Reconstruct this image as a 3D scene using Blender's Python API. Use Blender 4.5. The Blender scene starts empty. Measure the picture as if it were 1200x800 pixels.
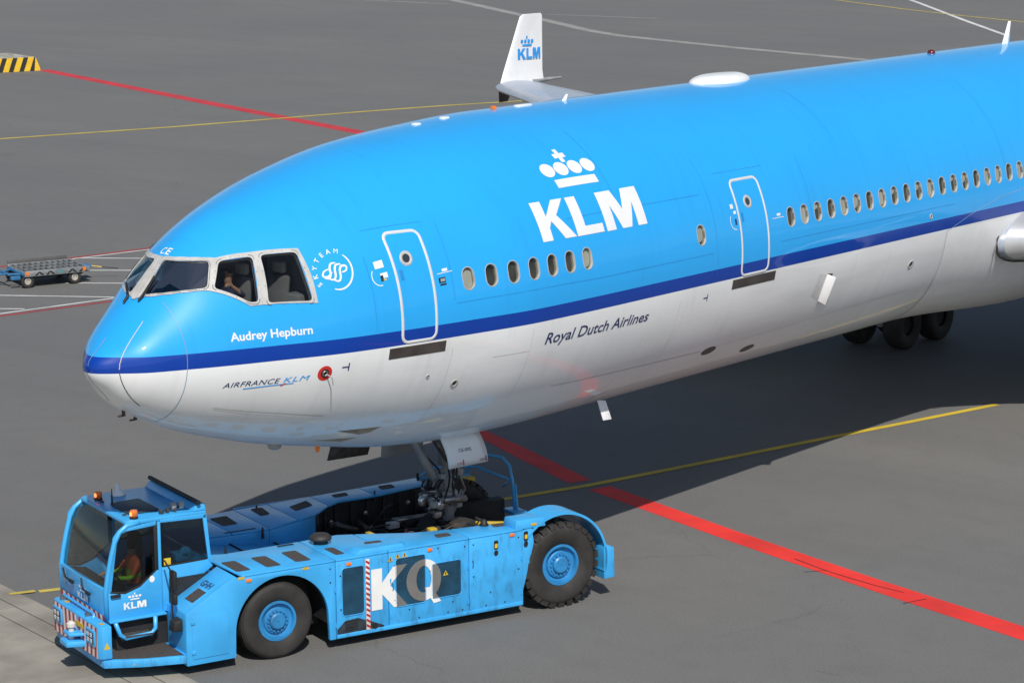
import bpy, bmesh, math, random
import numpy as np
from mathutils import Vector, Matrix
random.seed(7)
D = bpy.data; SC = bpy.context.scene; COL = SC.collection
# ---------------------------------------------------------------- camera
cam = D.objects.new('camera', D.cameras.new('camera')); COL.objects.link(cam)
CR = Vector((0.6234128, -0.7818657, -0.0065137)); CU = Vector((0.1574802, 0.1173966, 0.9805193)); CF = Vector((0.7658697, 0.6122940, -0.1963150))
M = Matrix((CR, CU, -CF)).transposed().to_4x4(); M.translation = Vector((-28.71649, -31.82935, 14.64188))
cam.matrix_world = M
cam.data.sensor_width = 36; cam.data.lens = 3133.08 / 1200 * 36; cam.data.clip_start = 1; cam.data.clip_end = 5000
SC.camera = cam
# ---------------------------------------------------------------- sky, sun, exposure
SUN = Vector((-0.62, -0.70, 1.0)).normalized()
W = D.worlds.new('World'); SC.world = W; W.use_nodes = True
nt = W.node_tree; bg = nt.nodes['Background']; sky = nt.nodes.new('ShaderNodeTexSky')
sky.sky_type = 'NISHITA'; sky.sun_disc = False; sky.sun_elevation = math.asin(SUN.z); sky.sun_rotation = math.atan2(SUN.x, SUN.y)
sky.air_density = 1.0; sky.dust_density = 0.7; sky.ozone_density = 1.0
nt.links.new(sky.outputs[0], bg.inputs[0]); bg.inputs[1].default_value = 0.078
sl = D.lights.new('sun', 'SUN'); sl.energy = 4.0; sl.angle = math.radians(0.53); sl.color = (1.0, 0.95, 0.87)
so = D.objects.new('sun', sl); COL.objects.link(so); so.rotation_euler = SUN.to_track_quat('Z', 'Y').to_euler(); so.location = (0, 0, 60)
SC.view_settings.view_transform = 'Standard'; SC.view_settings.look = 'None'; SC.view_settings.exposure = 0.1; SC.view_settings.gamma = 1.0
SC.view_settings.use_curve_mapping = False
SC.render.engine = 'CYCLES'

# ---------------------------------------------------------------- materials
MATS = {}
def mat(name, col, rough=0.5, metal=0.0, coat=0.0, crough=0.06, var=0.08, scale=3.0, bump=0.0, bscale=60.0, emit=0, spec=0.5, dirt=0.0, dcol=(0.05, 0.045, 0.04), dscale=1.5):
    if name in MATS: return MATS[name]
    m = D.materials.new(name); m.use_nodes = True; n = m.node_tree.nodes; l = m.node_tree.links; b = n['Principled BSDF']
    b.inputs['Roughness'].default_value = rough; b.inputs['Metallic'].default_value = metal
    b.inputs['Coat Weight'].default_value = coat; b.inputs['Coat Roughness'].default_value = crough; b.inputs['Specular IOR Level'].default_value = spec
    tc = n.new('ShaderNodeTexCoord'); nz = n.new('ShaderNodeTexNoise'); nz.inputs['Scale'].default_value = scale; nz.inputs['Detail'].default_value = 6
    l.new(tc.outputs['Object'], nz.inputs['Vector'])
    mx = n.new('ShaderNodeMix'); mx.data_type = 'RGBA'; c = Vector(col[:3])
    mx.inputs['A'].default_value = (*[x * (1 - var) for x in c], 1); mx.inputs['B'].default_value = (*[min(1, x * (1 + var)) for x in c], 1)
    mr = n.new('ShaderNodeMapRange'); mr.inputs['From Min'].default_value = 0.35; mr.inputs['From Max'].default_value = 0.65
    l.new(nz.outputs['Fac'], mr.inputs['Value']); l.new(mr.outputs[0], mx.inputs['Factor']); out = mx.outputs['Result']
    if dirt > 0:
        n2 = n.new('ShaderNodeTexNoise'); n2.inputs['Scale'].default_value = dscale; n2.inputs['Detail'].default_value = 9; n2.inputs['Roughness'].default_value = 0.65
        mp = n.new('ShaderNodeMapping'); mp.inputs['Scale'].default_value = (1, 1, 0.35); l.new(tc.outputs['Object'], mp.inputs[0]); l.new(mp.outputs[0], n2.inputs['Vector'])
        m2 = n.new('ShaderNodeMapRange'); m2.inputs['From Min'].default_value = 0.5; m2.inputs['From Max'].default_value = 0.8; m2.inputs['To Max'].default_value = dirt
        l.new(n2.outputs['Fac'], m2.inputs['Value']); x2 = n.new('ShaderNodeMix'); x2.data_type = 'RGBA'; x2.inputs['B'].default_value = (*dcol, 1)
        l.new(m2.outputs[0], x2.inputs['Factor']); l.new(out, x2.inputs['A']); out = x2.outputs['Result']
        rr = n.new('ShaderNodeMapRange'); rr.inputs['To Min'].default_value = rough; rr.inputs['To Max'].default_value = min(1, rough + 0.35)
        l.new(m2.outputs[0], rr.inputs['Value']); l.new(rr.outputs[0], b.inputs['Roughness'])
    l.new(out, b.inputs['Base Color'])
    if bump > 0:
        n3 = n.new('ShaderNodeTexNoise'); n3.inputs['Scale'].default_value = bscale; n3.inputs['Detail'].default_value = 4; l.new(tc.outputs['Object'], n3.inputs['Vector'])
        bp = n.new('ShaderNodeBump'); bp.inputs['Strength'].default_value = bump; bp.inputs['Distance'].default_value = 0.02; l.new(n3.outputs['Fac'], bp.inputs['Height']); l.new(bp.outputs[0], b.inputs['Normal'])
    if emit: b.inputs['Emission Color'].default_value = (*col[:3], 1); b.inputs['Emission Strength'].default_value = emit
    MATS[name] = m; return m
def glass(name, tint, fres=1.5, rough=0.02):
    if name in MATS: return MATS[name]
    m = D.materials.new(name); m.use_nodes = True; n = m.node_tree.nodes; l = m.node_tree.links; n.remove(n['Principled BSDF'])
    t = n.new('ShaderNodeBsdfTransparent'); t.inputs[0].default_value = (*tint, 1); g = n.new('ShaderNodeBsdfGlossy'); g.inputs['Roughness'].default_value = rough
    f = n.new('ShaderNodeFresnel'); f.inputs['IOR'].default_value = fres; x = n.new('ShaderNodeMixShader')
    nz = n.new('ShaderNodeTexNoise'); nz.inputs['Scale'].default_value = 2.5; tc = n.new('ShaderNodeTexCoord'); l.new(tc.outputs['Object'], nz.inputs['Vector'])
    bp = n.new('ShaderNodeBump'); bp.inputs['Strength'].default_value = 0.03; l.new(nz.outputs['Fac'], bp.inputs['Height']); l.new(bp.outputs[0], g.inputs['Normal'])
    ge = n.new('ShaderNodeNewGeometry'); k1 = n.new('ShaderNodeMath'); k1.operation = 'SUBTRACT'; k1.inputs[0].default_value = 1.0; l.new(ge.outputs['Backfacing'], k1.inputs[1])
    k2 = n.new('ShaderNodeMath'); k2.operation = 'MULTIPLY'; l.new(f.outputs[0], k2.inputs[0]); l.new(k1.outputs[0], k2.inputs[1])      # the far face of a pane adds no second reflection
    l.new(k2.outputs[0], x.inputs[0]); l.new(t.outputs[0], x.inputs[1]); l.new(g.outputs[0], x.inputs[2]); l.new(x.outputs[0], n['Material Output'].inputs[0])
    MATS[name] = m; return m

BLUE = (0.020, 0.375, 0.86); NAVY = (0.0, 0.042, 0.33); WHT = (0.80, 0.82, 0.835)
def livery():
    """aircraft paint: light blue above, a navy cheat line, white below; levels measured in the aircraft's own frame"""
    m = D.materials.new('airliner_livery_paint'); m.use_nodes = True; n = m.node_tree.nodes; l = m.node_tree.links; b = n['Principled BSDF']
    tc = n.new('ShaderNodeTexCoord'); sp = n.new('ShaderNodeSeparateXYZ'); l.new(tc.outputs['Object'], sp.inputs[0])
    def gt(v, inp=None):
        k = n.new('ShaderNodeMath'); k.operation = 'GREATER_THAN'; l.new(inp or sp.outputs['Z'], k.inputs[0]); k.inputs[1].default_value = v; return k.outputs[0]
    def mixc(f, a, c):
        x = n.new('ShaderNodeMix'); x.data_type = 'RGBA'
        if isinstance(f, float): x.inputs['Factor'].default_value = f
        else: l.new(f, x.inputs['Factor'])
        for s, v in (('A', a), ('B', c)):
            if isinstance(v, tuple): x.inputs[s].default_value = (*v, 1)
            else: l.new(v, x.inputs[s])
        return x.outputs['Result']
    def noise(scale, sx=(1, 1, 1), det=6, lo=0.4, hi=0.7, tomax=1.0):
        mp = n.new('ShaderNodeMapping'); mp.inputs['Scale'].default_value = sx; l.new(tc.outputs['Object'], mp.inputs[0])
        z = n.new('ShaderNodeTexNoise'); z.inputs['Scale'].default_value = scale; z.inputs['Detail'].default_value = det; l.new(mp.outputs[0], z.inputs['Vector'])
        r = n.new('ShaderNodeMapRange'); r.inputs['From Min'].default_value = lo; r.inputs['From Max'].default_value = hi; r.inputs['To Max'].default_value = tomax
        l.new(z.outputs['Fac'], r.inputs['Value']); return r.outputs[0]
    blue = mixc(noise(0.5, lo=0.3, hi=0.7, tomax=0.5), BLUE, tuple(c * 0.9 for c in BLUE))
    blue = mixc(noise(1.0, (6, 1, 0.35), lo=0.55, hi=0.8, tomax=0.10), blue, (0.02, 0.06, 0.13))
    white = mixc(noise(0.9, (0.6, 1, 1.6), lo=0.42, hi=0.72, tomax=0.25), WHT, (0.60, 0.61, 0.615))
    white = mixc(noise(0.8, (0.25, 1, 2.2), lo=0.52, hi=0.8, tomax=0.30), white, (0.43, 0.43, 0.42))
    white = mixc(noise(1.2, (4, 1, 0.3), lo=0.55, hi=0.85, tomax=0.16), white, (0.36, 0.36, 0.36))
    c = mixc(gt(-0.4194), white, NAVY)
    c = mixc(gt(-0.1616), c, blue)
    l.new(c, b.inputs['Base Color'])
    b.inputs['Roughness'].default_value = 0.4; b.inputs['Coat Weight'].default_value = 0.65; b.inputs['Coat Roughness'].default_value = 0.035; b.inputs['Specular IOR Level'].default_value = 0.25
    z = n.new('ShaderNodeTexNoise'); z.inputs['Scale'].default_value = 1.6; z.inputs['Detail'].default_value = 2; l.new(tc.outputs['Object'], z.inputs['Vector'])
    bp = n.new('ShaderNodeBump'); bp.inputs['Strength'].default_value = 0.06; bp.inputs['Distance'].default_value = 0.05; l.new(z.outputs['Fac'], bp.inputs['Height'])
    l.new(bp.outputs[0], b.inputs['Normal']); l.new(bp.outputs[0], b.inputs['Coat Normal'])
    return m
LIV = livery()
AWHITE = mat('aircraft_white_paint', (0.84, 0.85, 0.86), 0.3, coat=0.4, var=0.03)
DECW = mat('white_lettering', (0.78, 0.79, 0.80), 0.35, coat=0.4, var=0.02)
DECN = mat('navy_lettering', (0.012, 0.03, 0.12), 0.35, coat=0.4)
DECB = mat('blue_lettering', (0.03, 0.34, 0.82), 0.35, coat=0.4)
FRAMEG = mat('grey_window_frame', (0.46, 0.455, 0.44), 0.45, metal=0.0, var=0.1, scale=8)
WFR = mat('cabin_window_surround', (.40, .40, .385), .5, var=.1); SILL = mat('window_reveal_beige', (0.42, 0.39, 0.34), 0.6)
DARKIN = mat('dark_interior', (0.018, 0.018, 0.02), 0.8); CABIN = mat('dim_cabin', (0.05, 0.047, 0.045), 0.8, var=0.5, scale=2.5)
SHADE = mat('window_shade', (0.55, 0.54, 0.51), 0.6)
OUTL = mat('door_outline_silver', (0.62, 0.63, 0.64), 0.4, var=0.05)
SCUFF = mat('scuff_plate', (0.085, 0.075, 0.07), 0.45, metal=0.4, var=0.2)
BLACK = mat('black_rubber', (0.012, 0.012, 0.013), 0.6)
STEEL = mat('worn_steel', (0.28, 0.28, 0.29), 0.38, metal=0.85, var=0.25, scale=9)
GREYM = mat('grey_painted_metal', (0.30, 0.31, 0.32), 0.45, var=0.12)
WING = mat('grey_wing_paint', (0.34, 0.39, 0.48), 0.35, coat=0.2, var=0.06)
REDP = mat('red_paint', (0.55, 0.025, 0.02), 0.5, var=0.1)
ORAN = mat('orange_lens', (0.85, 0.20, 0.02), 0.25, coat=0.5)
AMBER = mat('amber_beacon_lens', (0.80, 0.18, 0.02), 0.15, coat=0.8)
YELP = mat('yellow_paint', (0.60, 0.42, 0.03), 0.5, var=0.15, dirt=0.4)
CABG = glass('airliner_side_glass', (0.80, 0.82, 0.82), 1.5); CABW = glass('airliner_windscreen_glass', (0.42, 0.60, 0.70), 4.2)
WING_G = glass('cabin_window_glass', (0.86, 0.87, 0.85), 1.45)
TUGG = glass('tractor_cab_glass', (0.52, 0.58, 0.58), 1.65)
TUGB = mat('tractor_blue_paint', (0.045, 0.385, 0.80), 0.42, coat=0.5, crough=0.3, var=0.07, scale=1.8, dirt=0.22, dcol=(0.02, 0.06, 0.10), dscale=2.2)
TUGB2 = mat('tractor_blue_worn_side', (0.045, 0.385, 0.80), 0.42, coat=0.5, crough=0.2, var=0.09, scale=2.4, dirt=0.75, dcol=(0.02, 0.05, 0.08), dscale=6.0)
TUGW = mat('tractor_white_lettering', (0.78, 0.78, 0.77), 0.45, var=0.04)
RIMB = mat('tractor_blue_rim', (0.025, 0.22, 0.50), 0.4, coat=0.2, var=0.12, dirt=0.35, dscale=5)
CHAS = mat('dark_chassis', (0.014, 0.015, 0.017), 0.7, var=0.3, scale=5)
GRIP = mat('anti_slip_mat', (0.060, 0.052, 0.050), 0.85, var=0.2, scale=20, bump=0.5, bscale=180)
TYRE = mat('tyre_rubber', (0.026, 0.024, 0.023), 0.75, var=0.25, scale=4, dirt=0.35, dcol=(0.07, 0.065, 0.06), dscale=4)
RUST = mat('greasy_brown_steel', (0.085, 0.065, 0.055), 0.55, metal=0.3, var=0.35, scale=7)
TREDW = mat('warning_red', (0.42, 0.02, 0.02), 0.5, var=0.12); TWHT = mat('warning_white', (0.70, 0.68, 0.65), 0.5, var=0.1)
LENS = mat('clear_lamp_lens', (0.75, 0.78, 0.80), 0.1, metal=0.6, coat=1.0)
MESHG = mat('dark_vent_mesh', (0.008, 0.055, 0.105), 0.55, var=0.35, scale=2.5)
MESHGR = mat('grey_mesh_lettering', (0.16, 0.155, 0.15), 0.6, var=0.08)
SKIN = mat('skin', (0.45, 0.24, 0.16), 0.55); NAVYCL = mat('navy_uniform', (0.03, 0.04, 0.10), 0.8); HIVIS = mat('orange_hivis', (0.85, 0.12, 0.03), 0.6); HIYEL = mat('yellow_hivis', (0.45, 0.75, 0.02), 0.6)
SEATM = mat('grey_seat_fabric', (0.16, 0.15, 0.15), 0.85); HAIR = mat('dark_hair', (0.02, 0.015, 0.01), 0.7)

# ---------------------------------------------------------------- mesh helpers
def tag(o, label=None, cat=None, group=None, kind=None):
    if label: o['label'] = label
    if cat: o['category'] = cat
    if group: o['group'] = group
    if kind: o['kind'] = kind
    return o
def empty(name, loc=(0, 0, 0), rz=0.0):
    o = D.objects.new(name, None); COL.objects.link(o); o.location = loc; o.rotation_euler = (0, 0, rz); o.empty_display_size = 0.5; return o
def obj(name, verts, faces, material, parent=None, smooth=False, angle=None):
    me = D.meshes.new(name); me.from_pydata([tuple(v) for v in verts], [], [tuple(f) for f in faces]); me.update()
    return finish(name, me, material, parent, smooth, angle)
def finish(name, me, material, parent=None, smooth=False, angle=None):
    if not me.materials: me.materials.append(material)
    o = D.objects.new(name, me); COL.objects.link(o)
    if parent is not None: o.parent = parent
    if angle is not None: me.polygons.foreach_set('use_smooth', [True] * len(me.polygons)); me.set_sharp_from_angle(angle=math.radians(angle))
    elif smooth: me.polygons.foreach_set('use_smooth', [True] * len(me.polygons))
    return o
def recalc(me):
    b = bmesh.new(); b.from_mesh(me); bmesh.ops.recalc_face_normals(b, faces=b.faces); b.to_mesh(me); b.free()
class MB:
    def __init__(s): s.v = []; s.f = []
    def add(s, v, f): k = len(s.v); s.v += [tuple(a) for a in v]; s.f += [tuple(i + k for i in a) for a in f]; return s
    def box(s, a, b):
        x0, y0, z0 = [min(p, q) for p, q in zip(a, b)]; x1, y1, z1 = [max(p, q) for p, q in zip(a, b)]
        return s.add([(x0, y0, z0), (x1, y0, z0), (x1, y1, z0), (x0, y1, z0), (x0, y0, z1), (x1, y0, z1), (x1, y1, z1), (x0, y1, z1)],
                     [(3, 2, 1, 0), (4, 5, 6, 7), (0, 1, 5, 4), (1, 2, 6, 5), (2, 3, 7, 6), (3, 0, 4, 7)])
    def prism(s, A, B):            # two matching loops of 3D points
        n = len(A); return s.add(list(A) + list(B), [tuple(range(n))[::-1], tuple(range(n, 2 * n))] + [(i, (i + 1) % n, n + (i + 1) % n, n + i) for i in range(n)])
    def flat(s, poly, z0, z1): return s.prism([(x, y, z0) for x, y in poly], [(x, y, z1) for x, y in poly])      # plan polygon
    def wall(s, poly, y0, y1): return s.prism([(x, y0, z) for x, z in poly], [(x, y1, z) for x, z in poly])      # x-z polygon
    def tube(s, pts, r, n=8, closed=False):
        P = [Vector(p) for p in pts]; rings = []; m = len(P)
        for i, p in enumerate(P):
            if closed: t = P[(i + 1) % m] - P[i - 1]
            else: t = P[min(i + 1, m - 1)] - P[max(i - 1, 0)]
            t.normalize(); a = t.cross(Vector((0, 0, 1)));
            if a.length < 0.05: a = t.cross(Vector((1, 0, 0)))
            a.normalize(); b = t.cross(a); rr = r[i] if isinstance(r, (list, tuple)) else r
            rings.append([p + (a * math.cos(k / n * 2 * math.pi) + b * math.sin(k / n * 2 * math.pi)) * rr for k in range(n)])
        v = [q for g in rings for q in g]; f = []
        for i in range(m if closed else m - 1):
            j = (i + 1) % m
            for k in range(n): f.append((i * n + k, i * n + (k + 1) % n, j * n + (k + 1) % n, j * n + k))
        if not closed: f += [tuple(range(n))[::-1], tuple(range((m - 1) * n, m * n))]
        return s.add(v, f)
    def lathe(s, prof, n=32, origin=(0, 0, 0), axis='Z', cap=True):   # prof: (radius, height)
        v = []; o = Vector(origin)
        for r, h in prof:
            for k in range(n):
                c, q = math.cos(k / n * 2 * math.pi) * r, math.sin(k / n * 2 * math.pi) * r
                v.append(o + (Vector((c, q, h)) if axis == 'Z' else Vector((c, h, q)) if axis == 'Y' else Vector((h, c, q))))
        m = len(prof); f = [(i * n + k, i * n + (k + 1) % n, (i + 1) * n + (k + 1) % n, (i + 1) * n + k) for i in range(m - 1) for k in range(n)]
        if cap: f += [tuple(range(n))[::-1], tuple(range((m - 1) * n, m * n))]
        return s.add(v, f)
    def build(s, name, material, parent=None, bevel=0.0, smooth=False, angle=None, seg=2):
        me = D.meshes.new(name); me.from_pydata(s.v, [], s.f); me.update(); b = bmesh.new(); b.from_mesh(me)
        bmesh.ops.recalc_face_normals(b, faces=b.faces)
        if bevel > 0:
            es = [e for e in b.edges if len(e.link_faces) == 2 and e.calc_face_angle(0) > 0.6]
            bmesh.ops.bevel(b, geom=es, offset=bevel, segments=seg, affect='EDGES', profile=0.5, clamp_overlap=True)
        b.to_mesh(me); b.free()
        return finish(name, me, material, parent, smooth, angle if angle is not None else (35 if bevel > 0 else None))
def rrect(x0, x1, y0, y1, r, n=5):
    P = []
    for cx, cy, a in ((x1 - r, y1 - r, 0), (x0 + r, y1 - r, 90), (x0 + r, y0 + r, 180), (x1 - r, y0 + r, 270)):
        for k in range(n + 1): t = math.radians(a + 90 * k / n); P.append((cx + r * math.cos(t), cy + r * math.sin(t)))
    return P
def ngon2(loops, maxlen=None):
    """fill 2D loops (outer + holes) -> verts, faces"""
    cu = D.curves.new('tmp', 'CURVE'); cu.dimensions = '2D'; cu.fill_mode = 'BOTH'
    for L in loops:
        sp = cu.splines.new('POLY'); sp.points.add(len(L) - 1); sp.use_cyclic_u = True
        for q, (x, y) in zip(sp.points, L): q.co = (x, y, 0, 1)
    return curve2(cu, maxlen)
def curve2(cu, maxlen=None):
    o = D.objects.new('tmp', cu); COL.objects.link(o); dg = bpy.context.evaluated_depsgraph_get(); me = D.meshes.new_from_object(o.evaluated_get(dg))
    b = bmesh.new(); b.from_mesh(me); bmesh.ops.remove_doubles(b, verts=b.verts, dist=1e-5); bmesh.ops.triangulate(b, faces=b.faces)
    if maxlen:
        for _ in range(4):
            es = [e for e in b.edges if e.calc_length() > maxlen]
            if not es: break
            bmesh.ops.subdivide_edges(b, edges=es, cuts=1); bmesh.ops.triangulate(b, faces=b.faces)
    b.verts.ensure_lookup_table(); b.verts.index_update()
    V = [(v.co.x, v.co.y) for v in b.verts]; F = [tuple(v.index for v in f.verts) for f in b.faces]; b.free()
    D.objects.remove(o); D.meshes.remove(me); D.curves.remove(cu); return V, F
def text2(s, bold=0.0, shear=0.0, maxlen=None, space=1.0):
    """text as 2D mesh: left edge at 0, baseline 0, capital height 1"""
    cu = D.curves.new('tmp', 'FONT'); cu.body = s; cu.size = 1.0; cu.offset = bold; cu.shear = shear; cu.fill_mode = 'BOTH'; cu.resolution_u = 3; cu.space_character = space
    V, F = curve2(cu); c2 = D.curves.new('tmp', 'FONT'); c2.body = 'H'; c2.size = 1.0; c2.fill_mode = 'BOTH'; H, _ = curve2(c2)
    h = max(y for x, y in H); x0 = min(x for x, y in V); V = [((x - x0) / h, y / h) for x, y in V]
    return V, F, max(x for x, y in V)

# ---------------------------------------------------------------- ground and painted markings
def asphalt():
    m = D.materials.new('aged_apron_asphalt'); m.use_nodes = True; n = m.node_tree.nodes; l = m.node_tree.links; b = n['Principled BSDF']
    tc = n.new('ShaderNodeTexCoord')
    def noise(scale, sx=(1, 1, 1), rot=0, det=5, lo=0.35, hi=0.65, rough=0.55):
        mp = n.new('ShaderNodeMapping'); mp.inputs['Scale'].default_value = sx; mp.inputs['Rotation'].default_value = (0, 0, rot); l.new(tc.outputs['Object'], mp.inputs[0])
        z = n.new('ShaderNodeTexNoise'); z.inputs['Scale'].default_value = scale; z.inputs['Detail'].default_value = det; z.inputs['Roughness'].default_value = rough; l.new(mp.outputs[0], z.inputs['Vector'])
        r = n.new('ShaderNodeMapRange'); r.inputs['From Min'].default_value = lo; r.inputs['From Max'].default_value = hi; l.new(z.outputs['Fac'], r.inputs['Value']); return r.outputs[0]
    def mix(f, a, c, amt=1.0):
        x = n.new('ShaderNodeMix'); x.data_type = 'RGBA'; k = n.new('ShaderNodeMath'); k.operation = 'MULTIPLY'; k.inputs[1].default_value = amt; l.new(f, k.inputs[0]); l.new(k.outputs[0], x.inputs['Factor'])
        for s, v in (('A', a), ('B', c)):
            if isinstance(v, tuple): x.inputs[s].default_value = (*v, 1)
            else: l.new(v, x.inputs[s])
        return x.outputs['Result']
    c = mix(noise(0.06, det=4), (0.132, 0.135, 0.138), (0.164, 0.160, 0.151))
    c = mix(noise(0.35, (1, 0.25, 1), 0.35, det=6), c, (0.112, 0.112, 0.112), 0.4)
    c = mix(noise(1.3, det=8, lo=0.5, hi=0.8), c, (0.100, 0.098, 0.095), 0.45)
    c = mix(noise(0.5, (1, 0.05, 1), -0.35, det=6, lo=0.55, hi=0.72), c, (0.085, 0.085, 0.085), 0.22)      # long rubber streaks
    c = mix(noise(0.5, (1, 0.04, 1), 1.1, det=6, lo=0.56, hi=0.7), c, (0.088, 0.087, 0.086), 0.2)
    c = mix(noise(70, det=2, lo=0.3, hi=0.75), c, (0.20, 0.195, 0.185), 0.34)                               # stone chippings
    c = mix(noise(38, det=2, lo=0.52, hi=0.75), c, (0.05, 0.05, 0.05), 0.45)
    c = mix(noise(15, det=3, lo=0.35, hi=0.7, rough=0.8), c, (0.19, 0.185, 0.175), 0.30)
    c = mix(noise(19, det=3, lo=0.5, hi=0.75, rough=0.8), c, (0.06, 0.06, 0.06), 0.45)
    c = mix(noise(0.22, det=10, lo=0.68, hi=0.80, rough=0.7), c, (0.05, 0.05, 0.05), 0.5)                     # oil stains
    vo = n.new('ShaderNodeTexVoronoi'); vo.feature = 'DISTANCE_TO_EDGE'; vo.inputs['Scale'].default_value = 0.11; vo.inputs['Randomness'].default_value = 1.0
    dn = n.new('ShaderNodeTexNoise'); dn.inputs['Scale'].default_value = 0.9; dn.inputs['Detail'].default_value = 6; l.new(tc.outputs['Object'], dn.inputs['Vector'])
    va = n.new('ShaderNodeVectorMath'); va.operation = 'MULTIPLY_ADD'; va.inputs[1].default_value = (1.6, 1.6, 0); l.new(dn.outputs['Color'], va.inputs[0]); l.new(tc.outputs['Object'], va.inputs[2]); l.new(va.outputs[0], vo.inputs['Vector'])
    cr = n.new('ShaderNodeMath'); cr.operation = 'LESS_THAN'; cr.inputs[1].default_value = 0.0022; l.new(vo.outputs['Distance'], cr.inputs[0])
    ck = n.new('ShaderNodeMath'); ck.operation = 'MULTIPLY'; l.new(cr.outputs[0], ck.inputs[0]); l.new(noise(0.12, det=3, lo=0.54, hi=0.58), ck.inputs[1])
    c = mix(ck.outputs[0], c, (0.05, 0.05, 0.05), 0.2)                                                     # hairline cracks
    c = mix(noise(2.6, det=3, lo=0.76, hi=0.80), c, (0.05, 0.05, 0.05), 0.55)                                # small drips
    c = mix(noise(1.7, (1, 0.18, 1), 0.9, det=2, lo=0.74, hi=0.79), c, (0.06, 0.06, 0.06), 0.5)              # scuffs
    l.new(c, b.inputs['Base Color']); b.inputs['Roughness'].default_value = 0.8; b.inputs['Specular IOR Level'].default_value = 0.45
    z = n.new('ShaderNodeTexNoise'); z.inputs['Scale'].default_value = 60; z.inputs['Detail'].default_value = 3; l.new(tc.outputs['Object'], z.inputs['Vector'])
    bp = n.new('ShaderNodeBump'); bp.inputs['Strength'].default_value = 0.5; bp.inputs['Distance'].default_value = 0.012; l.new(z.outputs['Fac'], bp.inputs['Height']); l.new(bp.outputs[0], b.inputs['Normal'])
    return m
ASPH = asphalt()
S = 1500
tag(obj('apron_asphalt', [(-S, -S, 0), (S, -S, 0), (S, S, 0), (-S, S, 0)], [(0, 1, 2, 3)], ASPH), 'grey weathered asphalt apron', None, kind='structure')
def linemat(name, col, wear):
    m = mat(name, col, 0.75, var=0.14, scale=0.8, dirt=wear, dcol=(0.11, 0.105, 0.10), dscale=2.0); return m
LRED = linemat('red_line_paint', (0.70, 0.030, 0.022), 0.2); LYEL = linemat('yellow_line_paint', (0.60, 0.43, 0.03), 0.25); LYF = linemat('faded_yellow_line_paint', (0.48, 0.38, 0.07), 0.4)
LWHT = linemat('white_line_paint', (0.62, 0.62, 0.61), 0.3); LGRY = linemat('faded_white_line_paint', (0.30, 0.29, 0.275), 0.5); LRF = linemat('worn_red_line_paint', (0.34, 0.03, 0.035), 0.4)
def strip(name, edgeA, edgeB, m, z=0.004, label=None):
    n = len(edgeA); o = obj(name, [(x, y, z) for x, y in edgeA] + [(x, y, z) for x, y in edgeB], [(i, i + 1, n + i + 1, n + i) for i in range(n - 1)], m)
    return tag(o, label, None, kind='structure')
def line(name, pts, w, m, z=0.004, label=None, sub=1):
    P = [Vector((x, y)) for x, y in pts]; A = []; B = []
    for i, q in enumerate(P):
        t = (P[min(i + 1, len(P) - 1)] - P[max(i - 1, 0)]).normalized(); nn = Vector((-t.y, t.x)) * w / 2; A.append(tuple(q + nn)); B.append(tuple(q - nn))
    return strip(name, A, B, m, z, label)
strip('red_stand_line', [(25.5, 20.6), (19.54, 7.56), (18.63, 5.54), (17.23, 2.70)], [(24.7, 20.0), (18.72, 6.90), (17.66, 4.86), (16.72, 2.92)], LRED, label='broad red line running under the airliner')
strip('red_stand_line', [(17.07, 2.05), (15.67, -2.16), (14.38, -6.38), (13.38, -10.02), (10.9, -19.5)], [(16.52, 2.22), (14.95, -2.50), (13.62, -6.84), (12.63, -10.41), (10.1, -19.8)], LRED, label='broad red line crossing the right foreground')
line('yellow_lead_line', [(13.2, 3.75), (15.12, 3.06), (16.83, 2.45), (18.95, 1.89), (20.94, 1.38), (23.67, 0.69), (26.24, 0.01), (29.36, -0.79)], 0.20, LYEL, 0.008, 'yellow lead line ending in the right foreground')
line('yellow_taxi_line', [(20, 74.5), (51.02, 61.54), (54.85, 60.05), (58.68, 58.5), (63.14, 57.1), (68.70, 55.45), (73.02, 53.9), (75.47, 52.8), (95, 44)], 0.36, LYF, 0.008, 'thin yellow line behind the airliner')
line('yellow_lead_line', [(4.0, 5.93), (5.6, 5.05), (8, 4.2)], 0.17, LYF, 0.008, 'yellow line ahead of the tractor cab')
line('yellow_lead_line', [(3.5, 6.2), (3.93, 5.965)], 0.14, LYF, 0.028, 'faded yellow end on the concrete edge')
line('yellow_taxi_line', [(150, 82), (147.11, 77.59), (141.28, 67.44), (138.06, 60.75), (135.69, 54.84), (131, 40)], 0.3, LYF, 0.008, 'yellow line at the upper right')
line('white_service_line', [(140, 116), (130.53, 101.16), (122.59, 88.94), (117.8, 81.5), (113.49, 75.16), (111.3, 70.9), (108.33, 60.14), (106.03, 49.63), (104.5, 42)], 0.85, LGRY, 0.006, 'broad faded white line curving across the far apron')
line('white_service_line', [(123.01, 86.14), (124.24, 77.28)], 0.35, LGRY, 0.009, 'thin faded line beside the curving white line')
line('white_service_line', [(152, 74), (147.71, 70.11), (134.74, 58.90), (125.32, 50.55)], 0.34, LWHT, 0.006, 'thin white line at the upper right')
line('white_service_line', [(127.15, 111.43), (126.53, 106.40), (126.86, 98.52)], 0.4, LGRY, 0.009, 'short faded line at the top edge')
LRED2 = linemat('dull_red_line_paint', (0.50, 0.030, 0.040), 0.3)
strip('red_boundary_line', [(74.55, 84.6), (67.80, 64.85), (62.85, 49.98), (56.6, 31)], [(73.75, 84.6), (66.94, 64.85), (62.0, 49.98), (55.75, 31)], LRED2, label='red line running from the striped barrier')
line('red_boundary_line', [(20, 36.6), (28.06, 34.98), (30.54, 34.45), (33.80, 33.75), (45, 31.3)], 0.17, LRF, label='narrow red line behind the dolly')
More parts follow.
